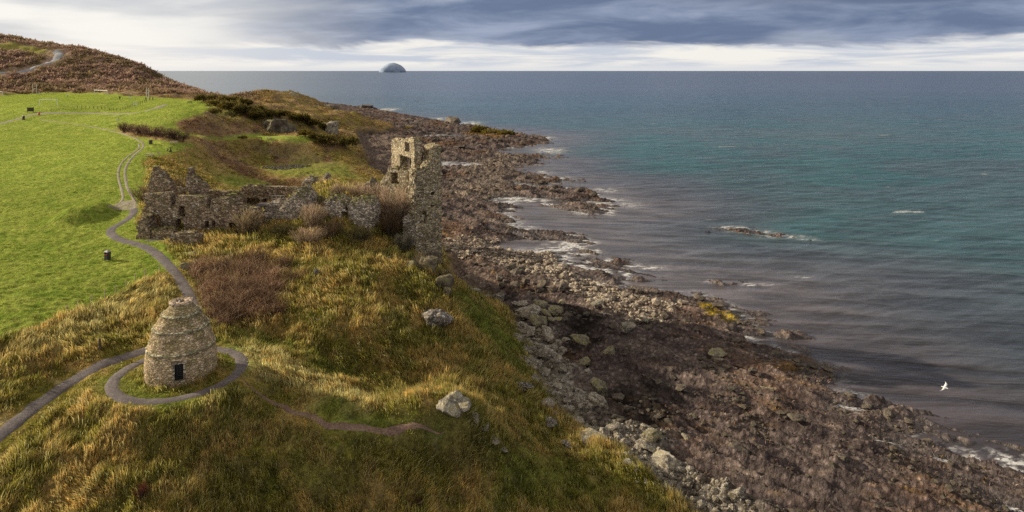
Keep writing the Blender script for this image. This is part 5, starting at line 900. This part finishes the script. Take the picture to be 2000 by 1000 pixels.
# ------------------------------------------------------------------ people and birds
def skin(name, verts, edges, rad, m, parent, sub=1):
    me = bpy.data.meshes.new(name); me.from_pydata(verts, edges, []); o = bpy.data.objects.new(name, me); C.objects.link(o); md = o.modifiers.new('s', 'SKIN'); md.use_smooth_shade = True
    for i, r in enumerate(rad): me.skin_vertices[0].data[i].radius = (r, r) if not isinstance(r, tuple) else r
    me.skin_vertices[0].data[0].use_root = True
    if sub: o.modifiers.new('u', 'SUBSURF').levels = sub
    dg = bpy.context.evaluated_depsgraph_get(); nm = bpy.data.meshes.new_from_object(o.evaluated_get(dg)); bpy.data.objects.remove(o); bpy.data.meshes.remove(me)
    nm.materials.clear(); nm.materials.append(m); o = bpy.data.objects.new(name, nm); C.objects.link(o); o.parent = parent; return o
M_SKIN = simple('skin', (.52,.34,.26), .6, .05); M_HAIR = simple('hair', (.05,.035,.025), .7, .2)
def person(px, py, y0, rz, top, legs, label, stride=.18, hood=False):
    t_ = thing('person', put(px, py, y0), label, 'person', None, rz); s = stride
    J = [(0,0,.95),(0,0,1.12),(0,.01,1.32),(0,.0,1.47),(0,-.02,1.56),(0,-.03,1.66),(0,-.02,1.74),(.10,0,.92),(.11,-s*.5,.50),(.11,-s,.08),(.11,-s-.16,.03),(-.10,0,.92),(-.11,s*.35,.50),(-.11,s+.05,.09),(-.11,s-.10,.03),(.19,0,1.42),(.25,.06,1.14),(.24,-.06,.90),(.24,-.10,.82),(-.19,0,1.42),(-.25,-.06,1.14),(-.24,-.10,.90),(-.24,-.14,.82)]
    E = [(0,1),(1,2),(2,3),(3,4),(4,5),(5,6),(0,7),(7,8),(8,9),(9,10),(0,11),(11,12),(12,13),(13,14),(2,15),(15,16),(16,17),(17,18),(2,19),(19,20),(20,21),(21,22)]
    R_ = [.13,.12,.14,.07,.055,.095,.075,.085,.06,.045,.04,.085,.06,.045,.04,.06,.045,.035,.03,.06,.045,.035,.03]
    skin('body', J, E, R_, M_SKIN, t_)
    skin('trousers', [J[0]]+J[7:10]+J[11:14], [(0,1),(1,2),(2,3),(0,4),(4,5),(5,6)], [.15,.11,.085,.075,.11,.085,.075], legs, t_)
    skin('jacket', [J[0],J[1],J[2],J[3],J[15],J[16],J[17],J[19],J[20],J[21]], [(0,1),(1,2),(2,3),(2,4),(4,5),(5,6),(2,7),(7,8),(8,9)], [.17,.165,.18,.09,.09,.075,.06,.09,.075,.06], top, t_)
    for sx in (-1, 1):
        f_ = J[10] if sx > 0 else J[14]; skin('shoe', [(f_[0], f_[1]+.16, .05), (f_[0], f_[1]+.04, .045), (f_[0], f_[1]-.06, .04)], [(0,1),(1,2)], [.06,.055,.045], M_HAIR, t_)
    V = ICO3[0]*np.array([.105,.115,.12])+np.array([0,.012,1.70]); kz = (V[:, 2] > 1.68)|(V[:, 1] > .03); fk = ICO3[1][kz[ICO3[1]].all(1)]; mesh_np('hair', V, fk, top if hood else M_HAIR, None, None, True, t_); return t_
W_ = simple('white_cloth', (.75,.75,.76), .8, .1); N_ = simple('navy_cloth', (.03,.035,.06), .8, .1); L_ = simple('lilac_cloth', (.42,.36,.50), .8, .1); B_ = simple('black_cloth', (.02,.02,.022), .8, .1); Rd = simple('red_cloth', (.55,.07,.03), .8, .1); Lb = simple('pale_blue_cloth', (.5,.6,.72), .8, .1)
person(77, 184.6, 250, .6, L_, W_, 'person in lilac top on the pitch right of the rugby posts'); person(132, 190.3, 250, -.4, W_, B_, 'person in white top and dark trousers alone on the shaded pitch', .25)
person(234, 194.3, 250, .3, B_, B_, 'person all in black on the far side of the pitch', .2, True); person(254, 193, 250, 1.2, Lb, W_, 'person in pale blue standing near the far right of the pitch', .1)
person(292.5, 195.6, 250, 2., Rd, N_, 'person in a red jacket beside the edge-on rugby posts', .15); person(298.4, 196.2, 250, -1.2, B_, B_, 'person in black walking right of the red jacket', .25); person(285, 197, 250, 1.4, N_, N_, 'person in navy left of the edge-on rugby posts', .3, True)
M_FEATH = simple('white_feathers', (.80,.79,.77), .7, .06); M_GREYF = simple('grey_feathers', (.42,.43,.46), .7, .1); M_BEAK = simple('orange_beak', (.60,.16,.04), .5, .1)
def gull(px, py, Y, span, rz, bank, label):
    t_ = thing('gull', WY(px, py, Y), label, 'gull', None, rz); t_.rotation_euler = (bank[0], bank[1], rz); k = span/1.3
    skin('body', [(0,.30*k,.0),(0,.16*k,0),(0,0,0),(0,-.16*k,.02*k),(0,-.25*k,.05*k),(0,-.31*k,.05*k)], [(i,i+1) for i in range(5)], [(.05*k,.012*k),.055*k,.085*k,.065*k,.045*k,.03*k], M_FEATH, t_, 2)
    skin('bill', [(0,-.32*k,.045*k),(0,-.39*k,.03*k)], [(0,1)], [.014*k,.006*k], M_BEAK, t_)
    for s_ in (-1, 1):
        xs = np.array([.04,.22,.42,.65])*k; lead = np.array([-.10,-.16,-.12,.10])*k; trail = np.array([.13,.09,.07,.13])*k; zz_ = np.array([.03,.13,.17,.10])*k; V = []
        for i in range(4): V += [(s_*xs[i], lead[i], zz_[i]+.008), (s_*xs[i], (lead[i]+trail[i])/2, zz_[i]+.022*k), (s_*xs[i], trail[i], zz_[i]), (s_*xs[i], (lead[i]+trail[i])/2, zz_[i]-.004)]
        Fw = [[i*4+c, i*4+(c+1) % 4, i*4+4+(c+1) % 4, i*4+4+c] for i in range(3) for c in range(4)]; wg_ = mesh_np('wing', np.array(V), np.array(Fw), M_FEATH, None, None, True, t_)
        mesh_np('wing_tip', np.array([V[12], V[14], (s_*.78*k, .22*k, .06*k), (s_*.70*k, .10*k, .10*k)]), np.array([[0, 1, 2, 3]]), M_GREYF, None, None, True, wg_)
gull(1845, 757, 58, 1.15, .7, (.15, -.35), 'white gull flying low over the dark water at the right'); gull(229.5, 234.5, 150, 1.5, 2.3, (.3, .5), 'white gull gliding over the shaded lawn')
b = gull(407, 209, 215, 1.3, 1.0, (.1, .1), 'white gull low over the lawn beside the gorse')
for px, py in ((352, 585.5),): 
    X_, Y_ = DOV[0]+.12, DOV[1]-.55; t_ = thing('gull', (X_, Y_, DOVZ+6.03), 'small white bird perched on the cap of the dovecot', 'bird', None, .8)
    skin('body', [(0,.16,.10),(0,.05,.13),(0,-.06,.17),(0,-.10,.25)], [(0,1),(1,2),(2,3)], [.02,.06,.06,.035], M_FEATH, t_); skin('bill', [(0,-.125,.25),(0,-.17,.24)], [(0,1)], [.012,.006], M_BEAK, t_)
    for s_ in (-1, 1): tube('leg', [(s_*.025, 0, 0), (s_*.025, .01, .11)], .008, M_BEAK, t_, 5)
